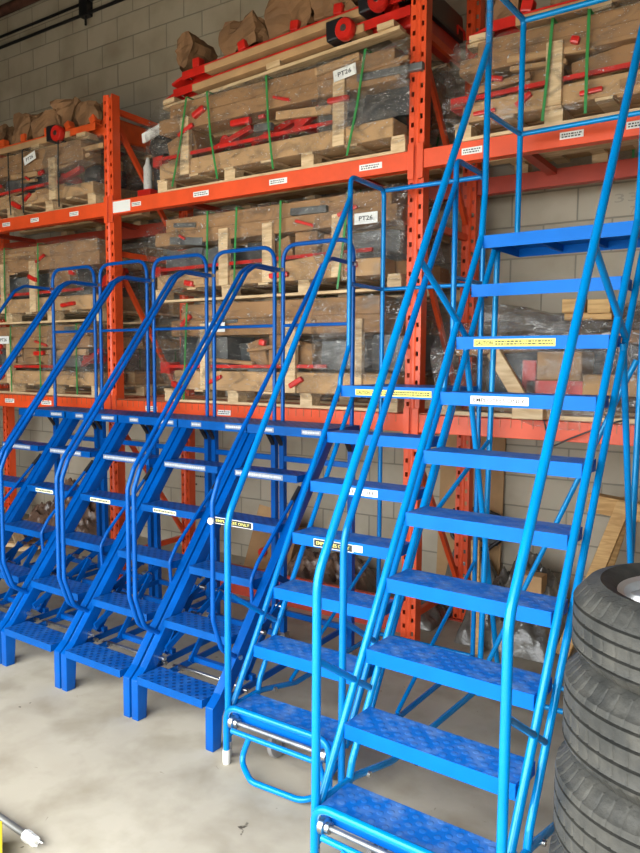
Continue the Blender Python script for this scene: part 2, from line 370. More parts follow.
def beam(x0, x1, y, ztop, mt, labels=()):
    def f(bm):
        box(bm, x0+0.072, x1-0.032, y-0.022, y+0.022, ztop-BH, ztop)
        box(bm, x0+0.072, x1-0.032, y+0.022, y+0.045, ztop-BH, ztop-0.035)
        for s, a in ((1, x0), (-1, x1)):
            box(bm, a+0.03 if s > 0 else a-0.032, a+0.073 if s > 0 else a+0.010, y-0.03, y-0.022, ztop-BH-0.06, ztop+0.04)
        bevel_all(bm, 0.002, 1)
    o = part('load_beam', f, mt, rack)
    for (lx, lw, lh, big) in [(kx(q[0]), q[1]*K, q[2]*K, q[3]) for q in labels]:
        def g(bm):
            yy = y-0.0235
            box(bm, lx, lx+lw, yy, yy+0.002, ztop-BH/2-lh/2, ztop-BH/2+lh/2, 0)
            if not big:
                for r_ in range(2):
                    a = lx+lw*0.08
                    while a < lx+lw*0.85:
                        b = a+lw*random.uniform(0.04, 0.12); zc = ztop-BH/2+lh*(0.18-0.36*r_)
                        box(bm, a, min(b, lx+lw*0.92), yy-0.0006, yy, zc-lh*0.09, zc+lh*0.09, 1); a = b+lw*0.04
        part('beam_sticker', g, [WHITE, INK], o)
random.seed(4)
LOWZ, TOPZ = kz(1.655), kz(2.93)
for lv in (TOPZ, LOWZ):
    up_ = lv > 2
    lab = {0: [(-5.6, .09, .028, 0), (-4.95, .09, .028, 0), (-4.62, .09, .028, 0), (-4.2, .09, .028, 0)] if up_ else [(-4.98, .11, .03, 0), (-4.55, .11, .03, 0)],
           1: [(-3.775, .16, .07, 1), (-3.60, .08, .025, 0), (-3.08, .12, .03, 0), (-2.52, .12, .03, 0), (-1.95, .13, .03, 0)] if up_ else [(-3.5, .1, .03, 0), (-2.9, .1, .03, 0)],
           2: [(-1.40, .1, .03, 0), (-.95, .1, .03, 0), (-.68, .1, .03, 0)] if up_ else []}
    for i in range(3):
        beam(UPX[i], UPX[i+1], RY-0.02, lv, RUST, lab[i])
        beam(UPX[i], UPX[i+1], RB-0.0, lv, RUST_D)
WIREM = mat('dull_wire', (0.45, 0.16, 0.08), 0.5, 0.3)
def deck(bm, x0, x1):
    for k in range(int((x1-x0)/0.065)+1):
        a = x0+k*0.065; box(bm, a-0.0018, a+0.0018, RY-0.03, RB+0.03, LOWZ+0.001, LOWZ+0.005)
        box(bm, a-0.0018, a+0.0018, RY-0.046, RY-0.043, LOWZ-0.05, LOWZ+0.005)
    for k in range(9):
        y = RY-0.03+k*(RB-RY+0.06)/8; box(bm, x0, x1, y-0.003, y+0.003, LOWZ+0.005, LOWZ+0.010)
for i in range(3):
    part('wire_deck', lambda bm: deck(bm, UPX[i]+0.08, UPX[i+1]-0.08), WIREM, rack)
    for x in (UPX[i]+0.6, UPX[i+1]-0.6):
        part('pallet_support', lambda bm: box(bm, x-0.03, x+0.03, RY-0.0, RB-0.02, TOPZ-0.04, TOPZ-0.002), RUST_D, rack)

# ---------------------------------------------------------------- wrapped loads on the rack
def wrinkled_wrap(bm, x0, x1, y0, y1, z0, z1, seed, amp=0.025, n=18, floorless=True):
    random.seed(seed); off = Vector((seed*3.1, seed*1.7, 0))
    nx, ny, nz_ = max(4, int((x1-x0)/0.07)), 6, 7
    def P(x, y, z):
        v = Vector((x, y, z)); d = noise.noise_vector(v*5+off)*amp + noise.noise_vector(v*14+off)*amp*0.45
        c = Vector(((x0+x1)/2, (y0+y1)/2, (z0+z1)/2))
        bl = 1 - 0.03*abs((z-c.z)/(z1-z0)*2)**3
        return Vector((c.x+(x-c.x)*bl, c.y+(y-c.y)*bl, z)) + d
    def grid(fn, a, b):
        g = [[bm.verts.new(fn(i/a, j/b)) for i in range(a+1)] for j in range(b+1)]
        for j in range(b):
            for i in range(a): bm.faces.new((g[j][i], g[j][i+1], g[j+1][i+1], g[j+1][i]))
    lx, ly, lz = x1-x0, y1-y0, z1-z0
    grid(lambda s, t: P(x0+lx*s, y0, z0+lz*t), nx, nz_); grid(lambda s, t: P(x0+lx*s, y1, z0+lz*t), nx, nz_)
    grid(lambda s, t: P(x0, y0+ly*s, z0+lz*t), ny, nz_); grid(lambda s, t: P(x1, y0+ly*s, z0+lz*t), ny, nz_)
    grid(lambda s, t: P(x0+lx*s, y0+ly*t, z1), nx, ny)
    bmesh.ops.remove_doubles(bm, verts=bm.verts[:], dist=0.0005)
def pallet_mesh(bm, x0, x1, y0, y1, z):
    for k in range(4):
        xa = x0+(x1-x0-0.10)*k/3
        for ya in (y0, (y0+y1)/2-0.05, y1-0.1): box(bm, xa, xa+0.10, ya, ya+0.10, z+0.018, z+0.085)
    for ya in (y0, (y0+y1)/2-0.05, y1-0.1): box(bm, x0, x1, ya, ya+0.10, z, z+0.018)
    for k in range(7):
        xa = x0+(x1-x0-0.09)*k/6; box(bm, xa, xa+0.09, y0-0.01, y1+0.01, z+0.085, z+0.10)
LABTXT = {}
def grow(o, f):
    for c in children(o):
        c.scale = (f, f, f); c.location = c.location*f
def label_plate(parent, x, z, y, w_=0.15, h_=0.06, txt='PT26', tilt=0.0):
    def g(bm):
        box(bm, 0, w_, 0, 0.002, 0, h_, 0)
        text_faces(bm, txt, w_*0.2, h_*0.3, -0.001, h_*0.42, 1, w_*0.6, 0.02)
    o = part('shipping_label', g, [WHITE, INK], parent); o.location = (x, y, z); o.rotation_euler = (0, tilt, 0); return o
def load(label, x0, x1, z0, z1, seed, y0=4.15, y1=5.28, straps=(), posts=(), strapmat=None, film=FILM, label_at=None, forks=True, cards=2, group='wrapped pallet loads on the rack', loose=True):
    random.seed(seed)
    rnd = random.uniform
    x0, x1, z0, z1 = kx(x0), kx(x1), kz(z0), kz(z1)
    straps = [(kx(a), b*K) for a, b in straps]; posts = [kx(a) for a in posts]
    if label_at: label_at = (kx(label_at[0]), kz(label_at[1])) + tuple(label_at[2:])
    t = empty('wrapped_pallet_load', ((x0+x1)/2, (y0+y1)/2, z0), 0, label, 'pallet load', group)
    cx, cy = (x0+x1)/2, (y0+y1)/2
    X0, X1, Y0, Y1, H = x0-cx, x1-cx, y0-cy, y1-cy, z1-z0
    part('pallet', lambda bm: pallet_mesh(bm, X0, X1, Y0+0.02, Y1, 0), WOOD, t)
    zb = 0.10
    # lower layer: long boxed forks lying along the load
    lowh = H*0.2
    n = 5
    dy = (Y1-Y0)/n
    for k in range(n):
        ya = Y0+k*dy; s0, s1 = rnd(0.0, 0.12), rnd(0.0, 0.15)
        part('cardboard_sleeve', lambda bm: (box(bm, X0+s0, X1-s1, ya+0.01, ya+dy-0.02, zb, zb+lowh*rnd(0.85, 1.0)), bevel_all(bm, 0.006, 1)), CARD if k % 2 else CARD2, t)
    if forks:
        for k, ya in enumerate((Y0+0.03, Y0+0.42)):
            a = rnd(-0.02, 0.05)
            part('red_fork', lambda bm: (bar(bm, (X0+a, ya-0.012, zb+lowh*1.06+0.015), (X1-rnd(0.2, 0.6), ya-0.012, zb+lowh*1.06+0.028), 0.02, 0.024), box(bm, X0+a-0.03, X0+a+0.07, ya-0.02, ya+0.10, zb+lowh*0.8, zb+lowh*1.4)), RED, t)
    # middle: dark and grey packed parts
    zm = zb+lowh+0.05; hm = H*0.68-zm
    x = X0+0.08
    while x < X1-0.2:
        wd = rnd(0.16, 0.42); hh = hm*rnd(0.7, 1.0); ya = Y0+rnd(0.05, 0.16)
        kind = random.choice('cdgrcg')
        if kind == 'c':
            a_ = rnd(-0.5, 0.5)
            def f(bm):
                box(bm, x, x+wd*0.8, ya, ya+0.3, zm-0.03, zm+hh, 0, Matrix.Rotation(a_*0.6, 3, 'Y')); bevel_all(bm, 0.006, 1)
            part('cardboard_wrap', f, CARD, t)
        elif kind == 'r':
            def f(bm):
                cyl(bm, (x+wd/2-0.05, ya+0.02, zm+hh*0.45), (x+wd/2-0.05, ya+0.2, zm+hh*0.45), hh*0.36, 18)
                bar(bm, (x, ya+0.03, zm), (x+wd, ya+0.06, zm+hh), 0.05, 0.04)
            part('red_hydraulic_unit', f, RED, t)
        else:
            def f(bm):
                wrinkled_wrap(bm, x, x+wd, ya, ya+0.3, zm-0.03, zm+hh, seed+int(x*50), 0.02)
            part('grey_wrapped_part', f, GREYF if kind == 'g' else DGREY, t, True)
        x += wd*rnd(0.85, 1.1)
    # posts holding the top tier
    for px in posts:
        part('wooden_post', lambda bm: (box(bm, px-cx-0.035, px-cx+0.055, Y0-0.012, Y0+0.03, zb+0.0, H*0.80), bevel_all(bm, 0.003, 1)), WOOD, t)
    # top tier
    zt = H*0.68
    for k in range(4):
        ya = Y0+0.01+k*(Y1-Y0)/4; s0, s1 = rnd(-0.02, 0.10), rnd(0.0, 0.2)
        part('cardboard_sleeve', lambda bm: (box(bm, X0+s0, X1-s1, ya, ya+0.2, zt, zt+H*0.16, 0), bevel_all(bm, 0.006, 1)), CARD2 if k % 2 else CARD, t)
        if k % 2 == 0: part('cardboard_sleeve', lambda bm: (box(bm, X0+s0+0.1, X1-s1-0.05, ya+0.02, ya+0.24, zt+H*0.16, H, 0), bevel_all(bm, 0.006, 1)), CARD, t)
    for k in range(6):
        xa = rnd(X0+0.05, X1-0.2); zz = random.choice((zb+lowh*0.3, zt-0.05, zt+H*0.1)); rr_ = rnd(0.02, 0.045); ln = rnd(0.0, 0.14)
        part('red_bracket', lambda bm: (bar(bm, (xa, Y0-0.008, zz), (xa+ln+0.04, Y0-0.004, zz+rnd(-.05, .08)), rr_, rr_), bevel_all(bm, rr_*0.3, 2)), RED, t)
    for k in range(9):
        xa = rnd(X0+0.02, X1-0.3); zz = rnd(zb, H*0.92); ln = rnd(0.15, 0.5); th_ = rnd(0.02, 0.06); ya = Y0+rnd(0.0, 0.05)
        part('cardboard_strip', lambda bm: (box(bm, xa, xa+ln, ya-0.01, ya+0.03, zz, zz+th_, 0, Matrix.Rotation(rnd(-.12, .12), 3, 'Y')), bevel_all(bm, 0.008, 2)), random.choice((CARD, CARD2, CARD, GREYF)), t)
    for sx, lean in straps:
        a = sx-cx
        def f(bm):
            r = 0.0025
            pts = [(a, Y0-0.028, 0.02), (a+lean*0.6, Y0-0.032, H*0.5), (a+lean, Y0-0.024, H+0.006), (a+lean, Y1+0.02, H+0.006), (a, Y1+0.02, 0.02)]
            for p, q in zip(pts, pts[1:]):
                bar(bm, p, q, 0.016 if True else 0, 0.003, 0, (0, -1, 0.001) if abs(p[1]-q[1]) < 0.1 else (0, 0, 1))
        part('strap', f, strapmat or STRAP, t)
    if label_at: label_plate(t, label_at[0]-cx, label_at[1]-z0, Y0-0.03, 0.17, 0.07, 'PT26', label_at[2] if len(label_at) > 2 else 0)
    if loose: part('loose_film', lambda bm: wrinkled_wrap(bm, X1-0.62, X1+0.05, Y0-0.035, Y0+0.5, H*0.3, H*0.98, seed+5, 0.06), FILMH, t, True)
    if loose: part('loose_film', lambda bm: wrinkled_wrap(bm, X0-0.06, X0+0.45, Y0-0.035, Y0+0.4, H*0.12, H*0.9, seed+6, 0.05), FILM, t, True)
    wr = part('plastic_wrap', lambda bm: wrinkled_wrap(bm, X0-0.03, X1+0.03, Y0-0.02, Y1+0.03, 0.06, H+0.01, seed, 0.02), film, t, True)
    return t
G_ = 'wrapped pallet loads on the rack'
load('film-wrapped load under the tilted jacks, on the top beam, middle bay', -3.44, -1.74, 2.931, 3.44, 3, straps=((-3.28, .12), (-2.92, -.08), (-2.52, -.05), (-2.05, .10)), posts=(-3.2, -2.12), label_at=(-2.13, 3.32, -.12))
load('film-wrapped load just under the top beam in the middle bay', -3.47, -1.75, 2.27, 2.77, 8, straps=((-3.0, 0), (-2.80, .02), (-2.47, .0), (-2.1, .06)), posts=(-2.9, -2.58, -2.12), label_at=(-2.0, 2.60), film=FILM)
load('film-wrapped load on the wire deck of the middle bay, below another', -3.40, -1.76, 1.662, 2.25, 15, straps=((-2.5, 0), (-3.2, .03)), posts=(-3.05, -2.42, -2.0), film=FILM, label_at=(-3.0, 2.08))
load('black-strapped load on the top beam of the left bay, under a lighter crate', -5.45, -4.02, 2.931, 3.38, 22, straps=((-4.9, -.02), (-4.75, 0), (-4.35, .0)), posts=(-4.45, -5.2), strapmat=STRAPK, label_at=(-4.72, 3.27, -.25))
load('upper film-wrapped load below the top beam in the left bay', -5.55, -3.98, 2.175, 2.72, 31, straps=((-5.0, 0), (-4.6, 0)), posts=(-5.05, -4.7), label_at=(-5.3, 2.2))
load('lowest film-wrapped load on the wire deck of the left bay', -5.50, -4.02, 1.662, 2.155, 37, straps=((-4.95, 0), (-4.6, 0), (-4.2, 0)), posts=(-5.0,), label_at=(-5.1, 2.03))
load('film-wrapped load on the top beam of the right bay, behind the tall ladder', -1.48, -0.15, 2.931, 3.36, 44, straps=((-1.06, .03), (-.88, .0), (-.5, .0)), posts=(-1.03, -.62), film=FILM)

# tilted, open jacks resting on the top loads
def jack_stack(label, x0, x1, y0, z0, seed, n=2, mats=RED, wheels=True, clutter=True, tiltx=0.0):
    random.seed(seed); rnd = random.uniform
    x0, x1, z0, y0 = kx(x0), kx(x1), kz(z0), 4.16
    t = empty('pallet_truck_stack', ((x0+x1)/2, y0+0.5, z0), 0, label, 'pallet trucks'); t.rotation_euler = (0, tiltx, 0)
    L2 = (x1-x0)/2
    def skid(bm):
        for ya in (-0.40, 0.30): box(bm, -L2, L2-0.2, ya, ya+0.09, 0, 0.022)
        for xa in (-L2+0.02, -0.1, L2-0.35): box(bm, xa, xa+0.12, -0.42, 0.42, 0.022, 0.06)
    part('wooden_skid', skid, WOOD, t)
    zz = 0.06
    for k in range(n):
        off = k*0.10
        for s in (-1, 1):
            yy = -0.34 if s < 0 else 0.30
            def f(bm):
                # channel fork with a tapered tip
                xs0, xs1 = -L2+0.12+off, L2-0.12+off*0.4
                box(bm, xs0, xs1, yy-0.06, yy+0.06, zz+0.05, zz+0.062)
                box(bm, xs0, xs1, yy-0.064, yy-0.055, zz, zz+0.06); box(bm, xs0, xs1, yy+0.055, yy+0.064, zz, zz+0.06)
                bar(bm, (xs0, yy, zz+0.03), (xs0-0.12, yy, zz+0.0), 0.11, 0.02)
            part('fork', f, mats, t)
            part('cardboard_sleeve', lambda bm: (box(bm, -L2+0.2+off+rnd(0, .2), L2-0.45, yy-0.075, yy+0.05, zz-0.008, zz+0.045), bevel_all(bm, 0.004, 1)), CARD2, t)
            if wheels:
                xw = L2-(0.30 if k else 0.55)+s*0.02
                yw = yy-0.10
                def f(bm): lathe(bm, [(0.02, -0.03), (0.062, -0.03), (0.07, -0.02), (0.07, 0.02), (0.062, 0.03), (0.02, 0.03)], 24, 0, Matrix.Translation((xw, yw, zz+0.03)) @ Matrix.Rotation(R(90), 4, 'X'))
                wo = part('steer_wheel', f, RED, t, True)
                part('hub', lambda bm: cyl(bm, (xw, yw-0.034, zz+0.03), (xw, yw+0.034, zz+0.03), 0.021, 14), CHROME, wo, True)
                part('wheel_bracket', lambda bm: (box(bm, xw-0.14, xw-0.01, yw-0.022, yw+0.10, zz-0.02, zz+0.11), bevel_all(bm, 0.012, 2)), BLACK, t)
        part('cross_head', lambda bm: (box(bm, L2-0.30+off*.3, L2-0.12+off*.3, -0.30, 0.36, zz-0.02, zz+0.16), bevel_all(bm, 0.02, 2)), BLACK if k else mats, t)
        zz += 0.105
    if clutter:
        for k in range(5):
            xa = -L2+0.12+k*(2*L2-0.5)/4+rnd(-.05, .05); hh = rnd(0.10, 0.22)
            part('cardboard_wrap', lambda bm: wrinkled_wrap(bm, xa, xa+rnd(0.14, 0.36), -0.37, -0.37+rnd(.15, .3), zz-0.03, zz+hh*1.1, seed*7+k, 0.07), KRAFT, t)
            part('red_bracket', lambda bm: (box(bm, xa+0.18, xa+0.25, -0.40, -0.33, zz-0.04, zz+0.03, 0, Matrix.Rotation(rnd(-.5, .5), 3, 'Y')), bevel_all(bm, 0.012, 2)), mats, t)
    return t
jack_stack('nested red pallet trucks with dark wheels atop the middle top load', -3.46, -1.66, 3.22, 3.505, 5, 2, tiltx=R(-3.2))
jack_stack('orange pallet trucks atop the black-strapped load at upper left', -5.4, -4.0, 3.24, 3.392, 9, 1, mats=ORNG, tiltx=0.0)
jack_stack('red pallet trucks on the top load of the right bay', -1.46, -0.2, 3.24, 3.372, 12, 1, wheels=False)

# low, loose load on the wire deck at the right
t = empty('loose_film_bundle', (-1.14, 4.80, LOWZ+0.011), 0, 'low bundle of cardboard and parts under grey film behind the tall ladder', 'bundle')
part('pallet', lambda bm: pallet_mesh(bm, -0.66, 0.9, -0.5, 0.42, 0), WOOD, t)
part('cardboard_sheet', lambda bm: (box(bm, -0.60, 0.85, -0.40, 0.36, 0.33, 0.385, 0, Matrix.Rotation(R(-4), 3, 'Y')), bevel_all(bm, 0.006, 1)), CARD, t)
part('red_bracket', lambda bm: (box(bm, -0.22, 0.2, -0.46, -0.3, 0.11, 0.17), box(bm, -0.24, -0.18, -0.46, -0.3, 0.11, 0.26)), RED, t)
part('cardboard_box', lambda bm: (box(bm, -0.18, 0.02, -0.45, -0.2, 0.17, 0.30), bevel_all(bm, 0.006, 1)), CARD2, t)
part('cardboard_sleeve', lambda bm: (box(bm, 0.03, 0.8, -0.47, -0.3, 0.11, 0.2), bevel_all(bm, 0.006, 1)), CARD2, t)
part('dark_wrapped_part', lambda bm: wrinkled_wrap(bm, -0.5, 0.75, -0.25, 0.3, 0.10, 0.33, 55, 0.03), DGREY, t, True)
part('wooden_post', lambda bm: (bar(bm, (-0.36, -0.515, 0.30), (-0.18, -0.515, 0.02), 0.065, 0.03, 0, (0, 1, 0)), bevel_all(bm, 0.003, 1)), WOOD, t)
part('wooden_foot', lambda bm: (box(bm, -0.25, -0.11, -0.56, -0.50, 0.0, 0.085), bevel_all(bm, 0.003, 1)), WOOD, t)
part('plastic_wrap', lambda bm: wrinkled_wrap(bm, -0.68, 0.92, -0.50, 0.42, 0.0, 0.44, 61, 0.05), FILMH, t, True)
part('dark_film_fold', lambda bm: wrinkled_wrap(bm, -0.5, 0.8, -0.35, 0.38, 0.40, 0.50, 62, 0.06), FILMD, t, True)
grow(t, K)
bm = bmesh.new(); box(bm, -0.96, -0.865, 3.26, 3.36, 2.13, 2.19); box(bm, -0.855, -0.76, 3.27, 3.37, 2.125, 2.185); box(bm, -0.96, -0.76, 3.30, 3.34, 2.10, 2.13); bevel_all(bm, 0.004, 2)
for v in bm.verts: v.co = Vector((v.co.x*K, v.co.y*K+0.03, kz(v.co.z)))
tag(link('wood_block', bm, WOOD2), 'pair of joined pale wood blocks on the grey film bundle', 'wood block')
bm = bmesh.new(); tube(bm, [(-1.10, 3.27, 1.69), (-1.06, 3.255, 1.72), (-1.01, 3.25, 1.66), (-0.99, 3.262, 1.57), (-0.975, 3.27, 1.545), (-0.9, 3.265, 1.585), (-0.78, 3.262, 1.64), (-0.70, 3.27, 1.672), (-0.6, 3.35, 1.674)], 0.004, 8, 0.03)
for v in bm.verts: v.co = Vector((v.co.x*K, v.co.y*K+0.0, kz(v.co.z)))
tag(link('black_cable', bm, BLACK, None, True), 'thin black cable drooping over the lower orange beam at right', 'cable')

# parts standing loose beside the post
t = empty('wrapped_pump_unit', (-4.62, 4.60, TOPZ+0.001), 0, 'dark wrapped motor with white plate and grey canister beside the left upright', 'motor')
part('motor_housing', lambda bm: lathe(bm, [(0.02, 0.0), (0.12, 0.0), (0.135, 0.03), (0.135, 0.26), (0.10, 0.31), (0.02, 0.31)], 28, 0, Matrix.Translation((0, 0, 0.0))), DGREY, t, True)
part('motor_cap', lambda bm: lathe(bm, [(0.0, 0.0), (0.11, 0.0), (0.135, 0.05), (0.11, 0.14), (0.04, 0.19), (0.0, 0.195)], 28, 0, Matrix.Translation((-0.02, -0.02, 0.32)) , False), BLACK, t, True)
part('white_plate', lambda bm: bar(bm, (-0.14, -0.145, 0.43), (0.05, -0.165, 0.46), 0.012, 0.06), WHITE, t)
part('grey_canister', lambda bm: lathe(bm, [(0.0, 0.0), (0.028, 0.0), (0.028, 0.14), (0.015, 0.165), (0.012, 0.2), (0.0, 0.2)], 18, 0, Matrix.Translation((-0.07, -0.17, 0.09)), False), BEIGE, t, True)
part('red_foot', lambda bm: (box(bm, -0.14, -0.02, -0.20, -0.12, 0.0, 0.09), bevel_all(bm, 0.008, 2)), RED, t)
grow(t, K)

# ---------------------------------------------------------------- folding ladders (deep blue)
Wf, run, RISE = 0.4719, 0.1926, 0.254
FO = Vector((-3.5118, 2.593, 0)); FR = -0.01447; FP = 0.6057
def topped(f):
    def g(bm):
        f(bm); bm.normal_update(); bmesh.ops.recalc_face_normals(bm, faces=bm.faces[:])
        for fc in bm.faces:
            if fc.normal.z > 0.9: fc.material_index = 1
    return g
def squiggle(bm, x0, x1, z0, z1, y, mi, rows=1):
    for r_ in range(rows):
        h = (z1-z0)/rows; zc = z0+h*(r_+0.5); a = x0
        while a < x1-0.004:
            b = min(a+random.uniform(0.004, 0.016), x1); box(bm, a, b, y-0.0006, y, zc-h*0.28, zc+h*0.28, mi); a = b+0.004
def sticker(parent, x0, x1, ztop, h, yf, bgm, ink, kind='marks', txt=None, lab=None):
    def g(bm):
        box(bm, x0, x1, yf-0.0015, yf+0.001, ztop-h, ztop, 0)
        if kind == 'marks': squiggle(bm, x0+0.008, x1-0.008, ztop-h*0.85, ztop-h*0.15, yf-0.0015, 1, 1)
        elif kind == 'text': text_faces(bm, txt, x0+0.014, ztop-h*0.74, yf-0.0022, h*0.5, 1, (x1-x0)-0.03, 0.012 if bgm == WHITE else 0.004)
        elif kind == 'caution':
            text_faces(bm, 'CAUTION', x0+0.008, ztop-h*0.78, yf-0.0022, h*0.55, 1, 0.085, 0.02)
            squiggle(bm, x0+0.105, x1-0.01, ztop-h*0.85, ztop-h*0.15, yf-0.0015, 1, 2)
        if kind == 'text' and bgm == INK:
            pass
    o = part('sticker', g, [bgm, ink], parent)
    if lab: o['label'] = lab
    return o
def border(parent, x0, x1, ztop, h, yf):
    def g(bm):
        t_ = 0.003
        box(bm, x0-t_, x1+t_, yf-0.0012, yf+0.001, ztop, ztop+t_); box(bm, x0-t_, x1+t_, yf-0.0012, yf+0.001, ztop-h-t_, ztop-h)
        box(bm, x0-t_, x0, yf-0.0012, yf+0.001, ztop-h, ztop); box(bm, x1, x1+t_*3, yf-0.0012, yf+0.001, ztop-h, ztop)
    part('sticker_border', g, WHITE, parent)
SW, SG = 0.058, 0.005
def folding_ladder(last=False):
    random.seed(77)
    t = empty('folding_ladder')
    xl, xr = -SG-SW/2, Wf+SG+SW/2
    slope = Vector((0, run, RISE)).normalized()
    for xc in (xl, xr):
        def f(bm):
            # foot then sloping channel: profile in y,z extruded across x
            nrm = Vector((0, -slope.z, slope.y))
            y0_, z0_ = 0.065, 0.20
            top = (1.50-z0_)/slope.z
            hw = 0.032
            a = Vector((0, y0_, z0_))
            p = [(0.012, 0.0), (0.072, 0.0), (0.076, 0.16)]
            q1 = a - nrm*(-hw) + slope*(-0.0)
            q = [a + nrm*(-hw) + slope*0.02, a + nrm*(-hw) + slope*top, a + nrm*hw + slope*(top), a + nrm*hw + slope*0.06]
            prof = p + [(q[0].y, q[0].z), (q[1].y, q[1].z), (q[2].y, q[2].z), (q[3].y, q[3].z), (0.012, 0.22)]
            A = [bm.verts.new((xc-SW/2+0.004, y, z)) for y, z in prof]; B = [bm.verts.new((xc+SW/2-0.004, y, z)) for y, z in prof]
            bm.faces.new(A); bm.faces.new(B[::-1])
            for i in range(len(prof)): bm.faces.new((A[i], B[i], B[(i+1) % len(prof)], A[(i+1) % len(prof)]))
            bevel_all(bm, 0.004, 2)
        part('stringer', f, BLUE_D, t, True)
    for i in range(1, 6):
        yf = (i-1)*run; z = i*RISE
        def f(bm):
            box(bm, 0, Wf, yf, yf+0.165, z-0.004, z); box(bm, 0, Wf, yf, yf+0.003, z-0.042, z-0.004)
            box(bm, 0, Wf, yf+0.162, yf+0.165, z-0.03, z-0.004)
            box(bm, 0, 0.004, yf, yf+0.165, z-0.04, z-0.004); box(bm, Wf-0.004, Wf, yf, yf+0.165, z-0.04, z-0.004)
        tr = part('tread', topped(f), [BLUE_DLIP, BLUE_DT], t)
        if i == 5: sticker(tr, 0.01, 0.37, z-0.006, 0.030, yf, SILV, SILV2, 'marks', lab='silver sticker with rubbed print')
        if i == 4:
            if last:
                sticker(tr, 0.02, 0.30, z-0.006, 0.032, yf, INK, INKY, 'text', 'EMPLOYEES ONLY', 'black sticker with yellow lettering'); border(tr, 0.02, 0.30, z-0.006, 0.032, yf)
            else: sticker(tr, 0.11, 0.31, z-0.012, 0.024, yf, CREAM, INK, 'marks', lab='cream sticker with small print')
    yf, z = 5*run, 6*RISE
    def f(bm):
        box(bm, -SG-SW, Wf+SG+SW, yf, 1.33, z-0.005, z); box(bm, -SG-SW, Wf+SG+SW, yf, yf+0.004, z-0.055, z-0.005)
        box(bm, -SG-SW, -SG-SW+0.004, yf, 1.33, z-0.05, z-0.005); box(bm, Wf+SG+SW-0.004, Wf+SG+SW, yf, 1.33, z-0.05, z-0.005)
        box(bm, -SG-SW, Wf+SG+SW, 1.326, 1.33, z-0.05, z-0.005)
    pf = part('platform', topped(f), [BLUE_DLIP, BLUE_DT], t)
    sticker(pf, 0.06, 0.15, z-0.012, 0.030, yf, SILV, SILV2, 'marks', lab='small silver sticker'); sticker(pf, 0.36, 0.50, z-0.012, 0.028, yf, SILV, SILV2, 'marks', lab='small silver sticker')
    # hand rails with bolts
    for s, x in ((-1, -0.043), (1, Wf+0.043)):
        def f(bm):
            tube(bm, [(x, 0.235, 0.395), (x, 0.095, 0.49), (x, 0.035, 0.66), (x, 0.035, 1.24), (x, 0.08, 1.345), (x, 0.94, 2.455), (x, 1.03, 2.505), (x, 1.275, 2.500)], 0.0125, 12, 0.09)
        hr = part('handrail', f, BLUE_D, t, True)
        def f(bm):
            for (y, z_) in ((0.215, 0.415), (1.268, 2.50)):
                cyl(bm, (x-0.024, y, z_), (x+0.024, y, z_), 0.012, 10)
        part('bolt', f, CHROME, hr, True)
    # back guard hoop
    def f(bm):
        xa, xb = -0.032, Wf+0.032
        tube(bm, [(xa, 1.285, z-0.02), (xa, 1.285, 2.655), (xb, 1.285, 2.655), (xb, 1.285, z-0.02)], 0.0135, 12, 0.11)
        cyl(bm, (xa, 1.285, 2.145), (xb, 1.285, 2.145), 0.011, 10)
    part('back_guard', f, BLUE_D, t, True)
    for x in (-0.032, Wf+0.032):
        def f(bm): bar(bm, (x, 1.285, z-0.01), (x, 1.30, 0.09), 0.036, 0.036, 0, (0, 1, 0)); 
        part('rear_leg', f, BLUE_D, t)
        def f(bm): lathe(bm, [(0.01, -0.014), (0.04, -0.014), (0.045, 0), (0.04, 0.014), (0.01, 0.014)], 20, 0, Matrix.Translation((x, 1.31, 0.045)) @ Matrix.Rotation(R(90), 4, 'Y'))
        part('caster', f, GREYR, t, True)
        part('caster_bracket', lambda bm: (box(bm, x-0.022, x-0.017, 1.285, 1.335, 0.03, 0.10), box(bm, x+0.017, x+0.022, 1.285, 1.335, 0.03, 0.10), box(bm, x-0.022, x+0.022, 1.28, 1.34, 0.092, 0.10)), CHROME, t)
        # gusset under platform
        part('gusset', lambda bm: bar(bm, (x, 1.19, z-0.045), (x, 1.275, z-0.16), 0.03, 0.012), BLACK, t)
        # folding linkage
        ins = 0.03 if x < 0.1 else -0.03
        xi = x+ins
        part('link_arm', lambda bm: bar(bm, (xi, 0.12, 0.19), (xi, 1.27, 0.24), 0.012, 0.035), BLUE_D, t)
        part('link_arm', lambda bm: bar(bm, (xi+ins*.4, 0.20, 0.34), (xi+ins*.4, 0.75, 0.62), 0.012, 0.035), BLUE_D, t)
        part('link_arm', lambda bm: bar(bm, (xi+ins*.8, 0.62, 0.72), (xi+ins*.8, 1.27, 0.36), 0.012, 0.035), BLUE_D, t)
        part('link_arm', lambda bm: bar(bm, (xi+ins*1.2, 0.36, 0.22), (xi+ins*1.2, 0.62, 0.56), 0.012, 0.035), BLUE_D, t)
        for (by, bz) in ((0.17, 0.30), (0.44, 0.47), (0.62, 0.56), (0.30, 0.20)):
            part('bolt', lambda bm: cyl(bm, (xi-0.035, by, bz), (xi+0.035, by, bz), 0.012, 10), CHROME, t, True)
    part('rear_crossbar', lambda bm: box(bm, -0.03, Wf+0.03, 1.275, 1.30, 1.26, 1.295), BLUE_D, t)
    part('rear_crossbar', lambda bm: box(bm, -0.03, Wf+0.03, 1.28, 1.305, 0.22, 0.255), BLUE_D, t)
    part('base_crossbar', lambda bm: box(bm, 0.0, Wf, 0.38, 0.41, 0.215, 0.245), BLUE_D, t)
    part('base_crossbar', lambda bm: box(bm, 0.0, Wf, 0.58, 0.60, 0.40, 0.43), BLUE_D, t)
    part('axle_rod', lambda bm: cyl(bm, (0.0, 0.30, 0.21), (Wf, 0.30, 0.21), 0.009, 10), CHROME, t, True)
    # lock lever with gas spring
    x = Wf+0.004
